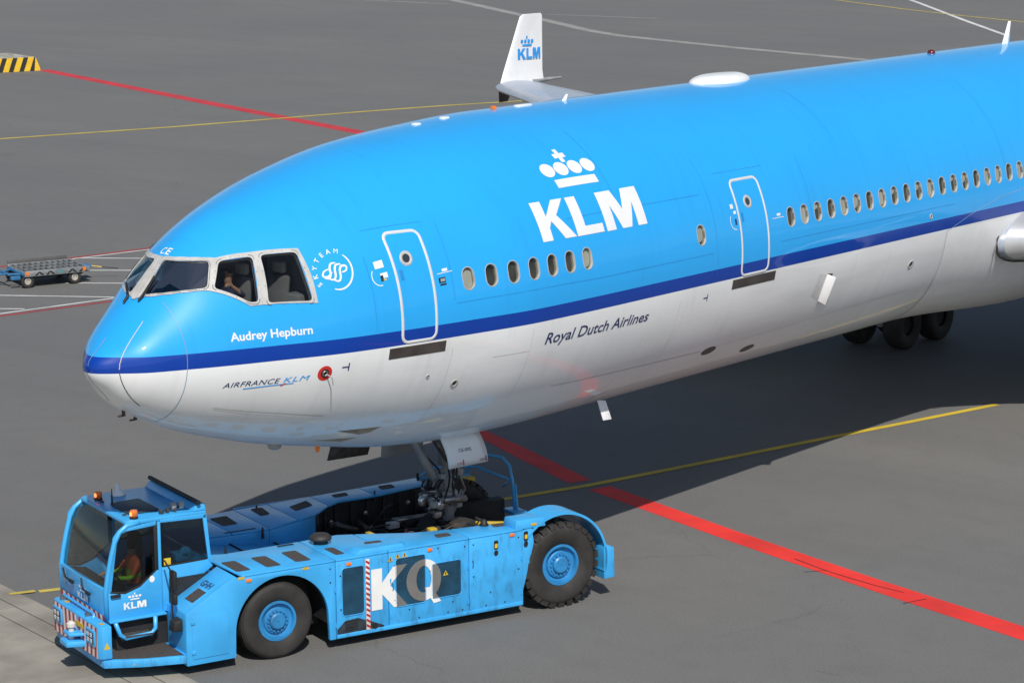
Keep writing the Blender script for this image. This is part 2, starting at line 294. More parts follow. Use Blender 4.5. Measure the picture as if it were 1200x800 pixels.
line('white_bay_line', [(29.2, 34.5), (30.53, 34.21), (33.25, 33.6), (36, 33.0)], 0.12, LWHT, 0.007, 'white bay edge behind the dolly')
for a, b_, lab in (((30.85, 34.1), (32.1, 32.3), 'white bay bar near the cockpit top'), ((29.0, 32.6), (30.5, 30.55), 'white bay bar beside the dolly drawbar'), ((27.3, 30.95), (28.6, 29.1), 'white bay bar right of the dolly wheels'),
                   ((24.0, 31.95), (26.8, 27.4), 'long white bay bar below the dolly'), ((22.7, 29.85), (23.55, 28.6), 'short white bay bar at the left edge')):
    line('white_bay_line', [a, b_], 0.13, LWHT, 0.006, lab)
line('white_bay_line', [(18, 29.6), (22.58, 28.58), (26.17, 27.79), (30, 26.95)], 0.13, LWHT, 0.009, 'white bay edge nearest the airliner nose')
line('red_boundary_line', [(18, 29.3), (22.34, 28.32), (25.77, 27.5), (30, 26.5)], 0.17, LRF, label='narrow red line nearest the airliner nose')
RUBM = mat('rubber_mark', (0.035, 0.03, 0.03), 0.8, var=.4, scale=4)
for pts, w_ in (([(14.62, -4.3), (14.3, -5.2), (14.12, -5.9), (13.98, -6.6), (13.92, -7.2)], .022), ([(14.30, -5.25), (13.95, -4.95)], .018), ([(13.82, -7.75), (13.30, -7.55)], .025)): line('tyre_mark', pts, w_, RUBM, .011, 'short dark rubber mark on the red line')
# concrete edge with drainage joints, lower left
CONC = mat('pale_concrete', (0.27, 0.25, 0.215), 0.9, var=0.22, scale=0.9, bump=0.5, bscale=40, dirt=0.45, dcol=(0.15, 0.14, 0.12), dscale=0.7)
cd = Vector((0.251, 0.968)); cn = Vector((0.968, -0.251))
def cpt(n_, s_): q = cn * n_ + cd * s_; return (q.x, q.y)
base = tag(obj('concrete_apron_edge', [(*cpt(2.02, -45), 0.004), (*cpt(2.02, 60), 0.004), (*cpt(-60, 60), 0.004), (*cpt(-60, -45), 0.004)], [(3, 2, 1, 0)], mat('dark_joint', (0.03, 0.028, 0.025), 0.9)), 'concrete paving along the asphalt edge', None, kind='structure')
for n0, n1, ln in ((1.575, 2.02, 6.0), (1.115, 1.555, 6.0), (-3.9, 1.095, 7.5), (-8.9, -3.92, 7.5), (-13.9, -8.92, 7.5), (-18.9, -13.92, 7.5)):
    s0 = -36
    while s0 < 50:
        m_ = MB(); m_.flat([cpt(n0, s0 + 0.008), cpt(n1 - 0.004, s0 + 0.008), cpt(n1 - 0.004, s0 + ln - 0.008), cpt(n0, s0 + ln - 0.008)], 0.0045, 0.02)
        m_.build('concrete_slab', CONC, base, bevel=0.006, seg=1); s0 += ln

# ---------------------------------------------------------------- airliner: fuselage form
XN = 0.103; ZT = -0.364
KX = np.sqrt(np.array([0, .06, .25, .6, 1.1, 1.8, 2.7, 3.8, 5, 6.5, 8.2, 10.3]))
TOP = [ZT, -0.215, -0.055, 0.250, 0.704, 1.347, 1.843, 2.205, 2.513, 2.779, 2.917, 3.01]
BOT = [ZT, -0.533, -0.736, -1.070, -1.376, -1.682, -1.969, -2.266, -2.515, -2.792, -2.95, -3.01]
WY = [0, 0.185, 0.400, 0.743, 1.013, 1.346, 1.711, 2.144, 2.437, 2.72, 2.965, 3.01]; WX = KX
def PW(x):                         # slightly peaked section where the two flat windscreens meet
    x = np.asarray(x, float) - XN; sm = lambda a, b: (lambda t: t * t * (3 - 2 * t))(np.clip((x - a) / (b - a), 0, 1)); return 2 - .15 * sm(.4, 1.6) * (1 - sm(2.0, 4.5))
def pchip(x, y, q):
    x = np.asarray(x, float); y = np.asarray(y, float); h = np.diff(x); dl = np.diff(y) / h; d = np.zeros(len(x))
    for i in range(1, len(x) - 1):
        if dl[i - 1] * dl[i] > 0: w1 = 2 * h[i] + h[i - 1]; w2 = h[i] + 2 * h[i - 1]; d[i] = (w1 + w2) / (w1 / dl[i - 1] + w2 / dl[i])
    d[0] = dl[0]; q = np.clip(q, x[0], x[-1]); i = np.clip(np.searchsorted(x, q) - 1, 0, len(x) - 2); t = (q - x[i]) / h[i]
    return (2*t**3-3*t**2+1)*y[i] + (t**3-2*t**2+t)*h[i]*d[i] + (-2*t**3+3*t**2)*y[i+1] + (t**3-t**2)*h[i]*d[i+1]
UG = np.linspace(0, math.sqrt(10.3), 421)
def _smooth(a, k=7):
    b = a.copy()
    for _ in range(14):
        b[1:-1] = (b[:-2] + 2 * b[1:-1] + b[2:]) / 4
    b[0] = a[0]; b[-1] = a[-1]; return b
TG, BG, WG = _smooth(pchip(KX, TOP, UG)), _smooth(pchip(KX, BOT, UG)), _smooth(pchip(WX, WY, UG))
def prof(x):
    x = np.asarray(x, float); xx = x - XN; u = np.sqrt(np.clip(xx, 0, 10.3))
    tp, bt, w = np.interp(u, UG, TG), np.interp(u, UG, BG), np.interp(u, UG, WG); zm = ZT * (1 - np.clip(xx / 9, 0, 1)) ** 1.5
    s = np.clip((x - 43) / 15, 0, 1) ** 1.7; k = 1 - 0.86 * s          # tail cone
    return tp, np.where(x > 43, tp - (tp - bt) * k, bt), w * k, np.where(x > 43, tp - (tp - zm) * k, zm)
def P3(x, th):                     # th: degrees from the port side, up positive
    tp, bt, w, zm = prof(x); t = np.radians(np.asarray(th, float)); s = np.sin(t); c = np.cos(t); e = np.where(s > 0, 2 / PW(x), 1.0)
    y = -w * np.sign(c) * np.abs(c) ** e; z = zm + np.where(s > 0, tp - zm, zm - bt) * np.sign(s) * np.abs(s) ** e
    return np.stack(np.broadcast_arrays(np.asarray(x, float), y, z), -1)
def Fv(P):
    tp, bt, w, zm = prof(P[..., 0]); z = P[..., 2]; h = np.where(z > zm, tp - zm, zm - bt); pw = np.where(z > zm, PW(P[..., 0]), 2.0)
    return (np.abs(P[..., 1] / np.maximum(w, .004)) ** pw + np.abs((z - zm) / np.maximum(h, .004)) ** pw) ** (1 / pw)
def N3(P):
    P = np.asarray(P, float); e = 2e-3; g = np.stack([Fv(P + e * np.eye(3)[i]) - Fv(P - e * np.eye(3)[i]) for i in range(3)], -1)
    return g / np.maximum(np.linalg.norm(g, axis=-1, keepdims=True), 1e-9)
def th_at(x, z):
    tp, bt, w, zm = prof(x); h = np.where(z > zm, tp - zm, zm - bt); r = np.clip((z - zm) / h, -1, 1); return np.degrees(np.arcsin(np.where(r > 0, np.abs(r) ** (PW(x) / 2), r)))
def on(x, th, d=0.0):
    P = P3(np.asarray(x, float), np.asarray(th, float)); return P + N3(P) * d
XS = np.concatenate([XN + np.linspace(0.02, math.sqrt(10.3), 84) ** 2, np.arange(10.9, 43, 0.55), np.arange(43.2, 58.2, 0.8)])
NT = 144
V = [(XN, 0.0, ZT)]; Fc = []
for x in XS: V += [tuple(q) for q in P3(np.full(NT, x), np.arange(NT) * 360 / NT)]
V.append((58.5, 0, 2.6)); R_ = lambda i, k: 1 + i * NT + k % NT
for k in range(NT): Fc.append((0, R_(0, k + 1), R_(0, k))); Fc.append((len(V) - 1, R_(len(XS) - 1, k), R_(len(XS) - 1, k + 1)))
for i in range(len(XS) - 1):
    for k in range(NT): Fc.append((R_(i, k), R_(i, k + 1), R_(i + 1, k + 1), R_(i + 1, k)))
AIR = empty('airliner', (0, 0, 6.1)); AIR.rotation_euler = (0, math.radians(0.6), 0)
tag(AIR, 'large blue and white airliner with its nose over the blue tow tractor', 'airliner')
me = D.meshes.new('fuselage'); me.from_pydata(V, [], Fc); me.update(); recalc(me); fus = finish('fuselage', me, LIV, None)
# cutters: (x, theta) loops -> solid from d_out above the skin to d_in below it
def loop_solid(mb, loop, d_in, d_out=0.06, flat_dir=None):
    X = np.array([q[0] for q in loop]); T = np.array([q[1] for q in loop]); P = P3(X, T); n_ = N3(P)
    if flat_dir is not None: n_ = np.broadcast_to(flat_dir, P.shape)
    else: n_ = np.broadcast_to(n_.mean(0) / np.linalg.norm(n_.mean(0)), P.shape)
    mb.prism([tuple(q) for q in P - n_ * d_in], [tuple(q) for q in P + n_ * d_out])
def local(xc, thc):
    e = 1e-3; a = np.linalg.norm(P3(xc + e, thc) - P3(xc - e, thc)) / (2 * e); b = np.linalg.norm(P3(xc, thc + .1) - P3(xc, thc - .1)) / .2
    return lambda s, t: (xc + s / a, thc + t / b)
def zl(x, z): return (x, float(th_at(x, z)))
def oval(xc, zc, w, h, n=20):
    f = local(xc, float(th_at(xc, zc))); r = w / 2; L = []
    for cy, a0 in ((h / 2 - r, 0), (-(h / 2 - r), 180)):
        for k in range(n // 2 + 1): a = math.radians(a0 + 180 * k / (n // 2)); L.append(f(r * math.cos(a), cy + r * math.sin(a)))
    return L
def mirror(L): return [(x, 180 - t) for x, t in L][::-1]
def roundpoly(L, r=0.06, n=3):
    out = []
    for i in range(len(L)):
        a, b, c = np.array(L[i - 1]), np.array(L[i]), np.array(L[(i + 1) % len(L)]); la, lc = np.linalg.norm(a - b), np.linalg.norm(c - b)
        p, q = b + (a - b) / la * min(r, la / 3), b + (c - b) / lc * min(r, lc / 3)
        for k in range(n + 1): t = k / n; out.append(tuple((1 - t) ** 2 * p + 2 * t * (1 - t) * b + t * t * q))
    return out
# cabin windows (x, closed shade share)
CW = [(6.58, 1.0), (7.10, 0), (7.61, 0), (8.12, 0), (8.62, 0), (9.12, 0), (9.62, .9), (13.25, .85)] + [(16.42 + .508 * i, s) for i, s in enumerate([0, 1, .15, 0, 1, .75, 0, .9, .2, 0, .3, .95, 0, .1, .5, 0, 1, .9, 0, 1, 1, 0, 0, 1, .4, 0, 1, 0])]
CZ = 0.565
# cockpit glazing, (x, z) on the port side; the two windscreens meet at the centre post
def xz(*L): return [zl(x, z) for x, z in L]
W2 = [(1.235, 80.0), (1.499, 82.6), (1.755, 85.0), (1.815, 74.4), (1.914, 67.6), (2.031, 62.2), (2.161, 57.6), (2.027, 51.1), (1.904, 44.3), (1.706, 49.35), (1.526, 56.56), (1.377, 65.5)]
W3 = [(2.274, 54.27), (2.777, 47.38), (2.572, 25.53), (2.436, 26.72), (1.996, 42.0)]
W4 = [(2.906, 46.36), (3.461, 41.46), (3.438, 18.79), (2.726, 23.43)]
def densify(L, k=5):
    return [tuple(np.array(L[i]) * (1 - j / k) + np.array(L[(i + 1) % len(L)]) * j / k) for i in range(len(L)) for j in range(k)]
def sane(L):                       # round in (metres, metres)
    c = np.mean(np.array(L), 0); b = np.linalg.norm(P3(c[0], c[1] + .1) - P3(c[0], c[1] - .1)) / .2
    return [(x, t / b) for x, t in roundpoly([(x, t * b) for x, t in L], .07)]
W2r, W3r, W4r = sane(W2), sane(W3), sane(W4)
c1 = MB()
for x, s in CW: loop_solid(c1, oval(x, CZ, .25, .385), .085)
c1.box((7.75, -.62, -4.2), (9.6, .62, -2.15))                         # nose gear bay
# two air intake slots low on the port bow
loop_solid(c1, [zl(4.55, -1.98), zl(5.45, -2.02), zl(5.35, -2.14), zl(5.2, -2.16)], .12); loop_solid(c1, [zl(4.35, -2.17), zl(5.25, -2.23), zl(5.1, -2.32)], .12)
cav = MB()                                                             # flight deck room
cx = np.linspace(1.0, 4.4, 18); v = []; f = []; nn = 40
for x in cx:
    t = np.arange(nn) * 360 / nn; q = P3(np.full(nn, x), t); tp, bt, w, zm = prof(x); q[:, 1] *= (w - .13) / w; q[:, 2] = zm + (q[:, 2] - zm) * (float(tp) - zm - .13) / (float(tp) - zm); q[:, 2] = np.maximum(q[:, 2], -.25 + .004 * np.cos(np.radians(t)) ** 2 )
    v += [tuple(a) for a in q]
for i in range(len(cx) - 1):
    for k in range(nn): f.append((i * nn + k, i * nn + (k + 1) % nn, (i + 1) * nn + (k + 1) % nn, (i + 1) * nn + k))
f += [tuple(range(nn))[::-1], tuple(range((len(cx) - 1) * nn, len(cx) * nn))]
cav.add(v, f)
c3 = MB()
for L in (W2r, W3r, W4r):
    for q in (L, mirror(L)): loop_solid(c3, q, .42, .08)
def boolean(o, mb, m, name):
    c = mb.build(name, m); md = o.modifiers.new('cut', 'BOOLEAN'); md.operation = 'DIFFERENCE'; md.solver = 'EXACT'; md.object = c; md.material_mode = 'TRANSFER'; md.use_hole_tolerant = False
    dg = bpy.context.evaluated_depsgraph_get(); nm = D.meshes.new_from_object(o.evaluated_get(dg)); o.modifiers.clear(); o.data = nm; cm = c.data; D.objects.remove(c); D.meshes.remove(cm)
boolean(fus, cav, DARKIN, 'cut'); boolean(fus, c3, FRAMEG, 'cut'); boolean(fus, c1, SILL, 'cut')
def skin_normals(o):
    me = o.data; me.polygons.foreach_set('use_smooth', [True] * len(me.polygons))
    co = np.empty(len(me.vertices) * 3); me.vertices.foreach_get('co', co); co = co.reshape(-1, 3); F_ = np.abs(Fv(co) - 1) < 4e-3; NN = N3(co)
    tipm = co[:, 0] < XN + .004; NN[tipm] = (-1, 0, 0); li = np.empty(len(me.loops), int); me.loops.foreach_get('vertex_index', li)
    ln = np.zeros((len(me.loops), 3)); skin = [i for i, m in enumerate(me.materials) if m == LIV]
    for p_ in me.polygons:
        fn = np.array(p_.normal); sk = p_.material_index in skin
        for k in p_.loop_indices: ln[k] = NN[li[k]] if sk and F_[li[k]] and NN[li[k]] @ fn > .5 else fn
    me.normals_split_custom_set([tuple(a) for a in ln])
skin_normals(fus); fus.name = 'fuselage'; fus.parent = AIR

# ---------------------------------------------------------------- airliner: parts on the skin
SB = 0.047                       # metres per degree, only used to keep 2D fills well proportioned
def skin_patch(name, loops, m, d=0.005, maxlen=0.12, parent=AIR, lip=0.0):
    V2, F2 = ngon2([[(x, t * SB) for x, t in L] for L in loops], maxlen); X = np.array([v[0] for v in V2]); T = np.array([v[1] / SB for v in V2])
    P = on(X, T, d); me = D.meshes.new(name); me.from_pydata([tuple(q) for q in P], [], F2); me.update()
    o = finish(name, me, m, parent, smooth=True); n_ = N3(P3(X, T)); li = [0] * len(me.loops); me.loops.foreach_get('vertex_index', li)
    if sum(Vector(me.polygons[0].normal).dot(Vector(n_[me.polygons[0].vertices[0]])) > 0 for _ in (0,)) == 0: me.flip_normals(); me.loops.foreach_get('vertex_index', li)
    me.normals_split_custom_set([tuple(n_[i]) for i in li]); return o
def skin_ring(name, inner, outer, m, d0=0.002, d1=0.012, parent=AIR, inward=None):
    """band between two matching loops with a raised rounded section"""
    n = len(inner); A = [on(*np.array(inner).T, d0), on(*(np.array(inner) * .85 + np.array(outer) * .15).T, d1), on(*(np.array(inner) * .15 + np.array(outer) * .85).T, d1), on(*np.array(outer).T, d0)]
    if inward is not None: A = [on(*np.array(inner).T, -inward)] + A
    V = [tuple(q) for r in A for q in r]; F = [(i * n + k, i * n + (k + 1) % n, (i + 1) * n + (k + 1) % n, (i + 1) * n + k) for i in range(len(A) - 1) for k in range(n)]
    o = obj(name, V, F, m, parent, smooth=True); recalc(o.data); return o
def skin_solid(name, loop, m, d0, d1, parent=AIR, bevel=0.0):
    mb = MB(); L = np.array(loop); mb.prism([tuple(q) for q in on(L[:, 0], L[:, 1], d0)], [tuple(q) for q in on(L[:, 0], L[:, 1], d1)]); return mb.build(name, m, parent, bevel)
def skin_line(name, pts, w, m, d=0.004, parent=AIR, sub=8):
    Q = []
    for i in range(len(pts) - 1):
        for k in range(sub): t = k / sub; Q.append(tuple(np.array(pts[i]) * (1 - t) + np.array(pts[i + 1]) * t))
    Q.append(pts[-1]); P = on(*np.array(Q).T, d); N_ = N3(P); A = []; B = []
    for i in range(len(P)):
        t = P[min(i + 1, len(P) - 1)] - P[max(i - 1, 0)]; s_ = np.cross(t, N_[i]); s_ /= np.linalg.norm(s_); A.append(tuple(P[i] + s_ * w / 2)); B.append(tuple(P[i] - s_ * w / 2))
    n = len(A); return obj(name, A + B, [(i, i + 1, n + i + 1, n + i) for i in range(n - 1)], m, parent, smooth=True)
def circ(xc, zc, r, n=24, r2=None):
    f = local(xc, float(th_at(xc, zc))); return [f(r * math.cos(a * 2 * math.pi / n), (r2 or r) * math.sin(a * 2 * math.pi / n)) for a in range(n)]
def grow(L, k): c = np.mean(np.array(L), 0); return [tuple(c + (np.array(q) - c) * k) for q in L]
def solid_at(name, loop, depth, thick, m, parent):                     # pane lying parallel to the skin
    L = np.array(loop); P = P3(L[:, 0], L[:, 1]); n_ = N3(P).mean(0); n_ /= np.linalg.norm(n_); mb = MB(); mb.prism([tuple(q) for q in P - n_ * (depth + thick)], [tuple(q) for q in P - n_ * depth]); return mb.build(name, m, parent)
# cabin windows
for x, s in CW:
    big = oval(x, CZ, .285, .42); hole = oval(x, CZ, .25, .385)
    w_ = skin_ring('cabin_window', hole, big, WFR, .001, .004, inward=.05)
    solid_at('pane', oval(x, CZ, .245, .38), .035, .008, WING_G, w_)
    if s < .99: solid_at('cabin_interior', oval(x, CZ, .26, .395), .078, .004, CABIN, w_)
    if s > .05:
        hh = .385 * s; solid_at('shade', [q for q in oval(x, CZ + (.385 - hh) / 2, .24, max(hh, .245))], .062, .006, SHADE, w_)
# cockpit frame and glazing, both sides
FO = [(1.140, 90.0), (1.277, 70.27), (1.441, 58.54), (1.647, 49.56), (1.887, 43.07), (2.434, 24.8), (3.518, 17.3), (3.54, 30), (3.525, 42.75), (2.921, 48.7), (2.756, 50.4), (2.277, 57.1), (2.122, 62.46), (1.979, 69.18), (1.865, 77.84), (1.80, 90.0)]
for side in (0, 1):
    mm = (lambda L: L) if side == 0 else mirror
    fr = skin_patch('cockpit_window_frame', [mm(FO), mm(W2r), mm(W3r), mm(W4r)], FRAMEG, .014, .10)
    for L, nm in ((W2r, 'windscreen_pane'), (W3r, 'side_pane'), (W4r, 'side_pane')):
        L = mm(L); pane = solid_at(nm, grow(L, 1.01), .012, .01, CABW if nm == 'windscreen_pane' else CABG, fr)
        skin_ring('seal', grow(L, .972), grow(L, 1.003), BLACK, -.012, .002, parent=fr) if side == 0 else None
        if side == 0:                                                  # rivet row round each pane
            D2 = densify(grow(L, 1.085) if nm != 'windscreen_pane' else grow(L, 1.05), 3); mb = MB()
            P = on(*np.array(D2).T, .016)
            for q in P: mb.box(q - .006, q + .006)
            mb.build('rivet_row', GREYM, fr)['kind'] = 'stuff'
skin_line('windscreen_post', [(1.14, 90), (1.81, 90)], .085, FRAMEG, .02)
for p0, p1, p2 in (((1.13, 81), (1.22, 79), (1.50, 80.5)), ((1.07, 99), (1.17, 97), (1.42, 113))):     # wipers
    a, b_, c_ = on(*p0, .03), on(*p1, .06), on(*p2, .05); mb = MB(); mb.tube([tuple(a), tuple(b_)], .022, 6); mb.tube([tuple(b_), tuple(c_)], .02, 6); mb.build('wiper', BLACK, AIR)
# doors
def door(x0, x1, zb, zt, rivet_x, nm):
    f = lambda s, t: (x0 + (x1 - x0) * s, float(th_at(x0 + (x1 - x0) * s, zb)) * (1 - t) + float(th_at(x0 + (x1 - x0) * s, zt)) * t)
    w, h = x1 - x0, zt - zb; q = lambda g: [f(a / w, b / h) for a, b in rr(g, w, h)]
    def rr(g, w, h):
        L = rrect(-g, w + g, -g, h + g, .13 + g, 5); out = []
        for i in range(len(L)):
            a, b = np.array(L[i]), np.array(L[(i + 1) % len(L)]); k = max(1, int(np.linalg.norm(b - a) / .12))
            out += [tuple(a + (b - a) * j / k) for j in range(k)]
        return out
    d_ = skin_patch(nm, [q(-.02)], LIV, .004, .12)
    skin_ring('outline', q(-.028), q(.028), OUTL, .004, .012, parent=d_)
    fh = local(x0 + .10, float(th_at(x0 + .10, zb + 1.15))); skin_patch('door_handle_recess', [[fh(-.02, -.09), fh(.05, -.09), fh(.05, .09), fh(-.02, .09)]], mat('handle_recess', (.02, .22, .58), .5), .007, .1, parent=d_)
    xc = (x0 + x1) / 2 - .07; zc = zt - .43
    skin_ring('porthole_rim', circ(xc, zc, .075), circ(xc, zc, .135), FRAMEG, .004, .014, parent=d_); skin_patch('porthole', [circ(xc, zc, .08)], mat('porthole_glass', (.03, .035, .045), .08, coat=1), .007, .1, parent=d_)
    return d_
door(5.08, 5.80, -.385, 1.46, 0, 'passenger_door'); door(14.60, 15.55, -.405, 1.447, 0, 'passenger_door')
for x0, x1 in ((4.83, 6.04), (14.34, 15.87)):
    skin_solid('scuff_plate', [zl(x0 + (x1 - x0) * k / 8, -.455) for k in range(9)] + [zl(x1 - (x1 - x0) * k / 8, -.645) for k in range(9)], SCUFF, -.01, .006)
for x, z, w, h, m in ((4.79, .98, .19, .13, DECW), (4.84, .80, .15, .09, DECW), (4.79, .755, .06, .10, BLACK), (4.84, .73, .06, .03, YELP), (6.00, .60, .15, .09, BLACK), (6.01, .60, .10, .05, GREYM), (6.01, .525, .14, .03, BLACK), (6.08, .72, .34, .012, DECW), (6.09, .765, .12, .05, DECW),
                      (14.42, .98, .10, .09, DECW), (14.48, .86, .09, .06, DECW), (14.47, .68, .06, .12, DECN), (15.95, .60, .42, .012, DECW), (15.98, .66, .13, .05, DECW)):
    f = local(x, float(th_at(x, z))); skin_patch('placard', [[f(-w / 2, -h / 2), f(w / 2, -h / 2), f(w / 2, h / 2), f(-w / 2, h / 2)]], m, .005 + (.003 if m in (GREYM,) else 0), .1)
for xc, zc in ((4.76, .80), (14.45, .70)):                                # white handle arcs
    f = local(xc, float(th_at(xc, zc))); skin_line('handle_mark', [f(.17 * math.cos(a), .17 * math.sin(a)) for a in np.radians(np.linspace(140, 275, 9))], .016, DECW, .005, sub=2)
# lettering
def put_text(name, s, xL, xR, zb, zt, m, bold=0.0, shear=0.0, d=.006, space=1.0, zb2=None, zt2=None):
    V2, F2, w = text2(s, bold, shear, space=space); X = np.array([xL + v[0] / w * (xR - xL) for v in V2]); k = (X - xL) / (xR - xL)
    b_ = zb + (k * ((zb2 if zb2 is not None else zb) - zb)); t_ = zt + (k * ((zt2 if zt2 is not None else zt) - zt)); tb, tt = th_at(X, b_), th_at(X, t_); T = tb + (tt - tb) * np.array([v[1] for v in V2])
    return obj(name, on(X, T, d), F2, m, AIR, smooth=True)
def put_loops(name, loops, xL, xR, zb, zt, m, d=.006):                  # loops in a 0..1 box
    L = []
    for lp in loops: L.append([(xL + a * (xR - xL), float(th_at(xL + a * (xR - xL), zb)) * (1 - b) + float(th_at(xL + a * (xR - xL), zt)) * b) for a, b in lp])
    return skin_patch(name, L, m, d, .10)
LK = [(0, 0), (.30, 0), (.30, .31), (.40, .47), (.66, 0), (1.0, 0), (.60, .60), (.95, 1), (.62, 1), (.30, .60), (.30, 1), (0, 1)]
LL = [(0, 0), (1, 0), (1, .22), (.36, .22), (.36, 1), (0, 1)]
LM_ = [(0, 0), (.225, 0), (.225, .62), (.385, 0), (.615, 0), (.775, .62), (.775, 0), (1, 0), (1, 1), (.63, 1), (.50, .48), (.37, 1), (0, 1)]
put_loops('letter_k', [LK], 8.50, 9.45, .98, 1.65, DECW); put_loops('letter_l', [LL], 9.48, 10.27, .975, 1.65, DECW); put_loops('letter_m', [LM_], 10.36, 11.61, .968, 1.648, DECW)
put_loops('crown_bar', [[(0, 0), (1, 0), (1, 1), (0, 1)]], 9.49, 10.68, 1.815, 1.95, DECW)
for x in (9.485, 9.87, 10.27, 10.66):
    f = local(x, float(th_at(x, 2.115))); skin_patch('crown_jewel', [[f(.185 * math.cos(a), .155 * math.sin(a)) for a in np.radians(np.arange(0, 360, 12))]], DECW, .006, .1)
f = local(10.08, float(th_at(10.08, 2.318)))
skin_patch('crown_cross', [[f(a, b) for a, b in ((-.055, -.165), (.055, -.165), (.055, -.055), (.165, -.055), (.165, .055), (.055, .055), (.055, .165), (-.055, .165), (-.055, .055), (-.165, .055), (-.165, -.055), (-.055, -.055))]], DECW, .006, .1)
put_text('name_lettering', 'Audrey Hepburn', 2.0, 3.36, -.02, .115, DECW, bold=.022)
put_text('operator_lettering', 'Royal Dutch Airlines', 8.48, 11.60, -.865, -.66, DECN, bold=.010, shear=.20, zb2=-.87, zt2=-.68)
put_text('group_lettering', 'AIRFRANCE', 1.90, 2.86, -.80, -.715, DECN, bold=.0, shear=.25, space=1.05, zb2=-.815, zt2=-.73); put_text('group_lettering', 'KLM', 2.92, 3.36, -.815, -.73, DECB, bold=0, shear=.25, space=1.1)
skin_line('group_underline', [zl(2.25, -.85), zl(2.7, -.845), zl(3.1, -.845)], .018, DECB, .006); skin_line('group_underline', [zl(2.88, -.865), zl(2.97, -.835)], .02, REDP, .008)
for ch, a0 in (('E', 89.5), ('C', 96.0)):                                   # short registration on the crown ahead of the windscreen top
    V2, F2, w = text2(ch, .02); obj('registration_lettering', on(np.array([1.86 + .12 * v[1] for v in V2]), np.array([a0 - 4.5 * v[0] / w for v in V2]), .006), F2, DECW, AIR)
fs = local(3.955, 28.0)
for ch, a in zip('SKYTEAM', (204, 178, 154, 131, 109, 87, 64)):
    V2, F2, w = text2(ch, .0 if ch == 'M' else .015); r = math.radians(a); c, s_ = math.cos(r - math.pi / 2), math.sin(r - math.pi / 2); hgt = .082; Q = []
    for vx, vy in V2: u, v_ = (vx - w / 2) * hgt, (vy - .5) * hgt; Q.append(fs(.375 * math.cos(r) + u * c - v_ * s_, .36 * math.sin(r) + u * s_ + v_ * c))
    obj('alliance_lettering', on(*np.array(Q).T, .006), F2, DECW, AIR)
def ribbon(pts, w, name='alliance_emblem'):
    P = np.array(pts, float); Q = []
    for i in range(len(P) - 1):
        p0, p1, p2, p3 = P[max(i - 1, 0)], P[i], P[i + 1], P[min(i + 2, len(P) - 1)]
        for k in range(6): t = k / 6; Q.append(.5 * ((2 * p1) + (-p0 + p2) * t + (2 * p0 - 5 * p1 + 4 * p2 - p3) * t * t + (-p0 + 3 * p1 - 3 * p2 + p3) * t ** 3))
    Q.append(P[-1]); A = []; B = []; n = len(Q)
    for i in range(n):
        t = Q[min(i + 1, n - 1)] - Q[max(i - 1, 0)]; t /= np.linalg.norm(t) + 1e-9; nn_ = np.array([-t[1], t[0]]); ww = w * (.35 + .65 * math.sin(math.pi * i / (n - 1)) ** .5); A.append(fs(*(Q[i] + nn_ * ww / 2))); B.append(fs(*(Q[i] - nn_ * ww / 2)))
    obj(name, on(*np.array(A + B).T, .006), [(i, i + 1, n + i + 1, n + i) for i in range(n - 1)], DECW, AIR)
for k in range(3):
    dx, dy = (k - 1) * .085, (1 - k) * .045
    ribbon([(-.14 + dx, -.10 + dy), (-.06 + dx, -.13 + dy), (-.01 + dx, -.07 + dy), (.01 + dx, .03 + dy), (.06 + dx, .10 + dy), (.15 + dx, .09 + dy)], .04)
ribbon([(-.10, .07), (-.20, .05), (-.24, -.02), (-.16, -.05), (-.05, .0)], .032); ribbon([(.08, .0), (.17, .05), (.24, .02), (.21, -.04), (.12, -.05)], .032)
ribbon([(.30 * math.cos(a) + .04, .32 * math.sin(a)) for a in np.radians(np.linspace(45, -118, 14))], .034)
# probes, ports, marks
skin_patch('static_port_ring', [circ(3.61, -.73, .135), circ(3.61, -.73, .075)], REDP, .005, .1); skin_patch('static_port', [circ(3.61, -.73, .078)], BLACK, .005, .1)
skin_ring('static_port_rim', circ(3.61, -.73, .03), circ(3.61, -.73, .055), STEEL, .004, .03); mb = MB(); a = on(*zl(3.63, -.74), .02); mb.tube([tuple(a), tuple(a + np.array([.03, -.10, -.05])), tuple(a + np.array([.05, -.11, -.18]))], .012, 6); mb.build('probe_strap', GREYM, AIR)
for x, z in ((3.98, -.665), (13.45, -.69)):
    f = local(x, float(th_at(x, z))); skin_patch('tow_limit_mark', [[f(-.07, -.012), f(.05, -.012), f(.05, -.07), f(.075, -.07), f(.075, .07), f(.05, .07), f(.05, .012), f(-.07, .012)]], DECN, .005, .1)
for x, z, r in ((5.79, -1.08, .04), (6.48, -1.31, .085), (21.48, -1.06, .11), (21.97, -.05, .06)):
    skin_ring('drain_port_rim', circ(x, z, r * .55), circ(x, z, r), FRAMEG, .001, .012); skin_patch('drain_port', [circ(x, z, r * .6)], mat('dark_port', (.03, .03, .03), .3), .003, .1)
for x, z in ((14.55, -1.98), (16.29, -2.22)): skin_patch('outflow_port', [circ(x, z, .24, 24, .12)], SCUFF, .004, .1)
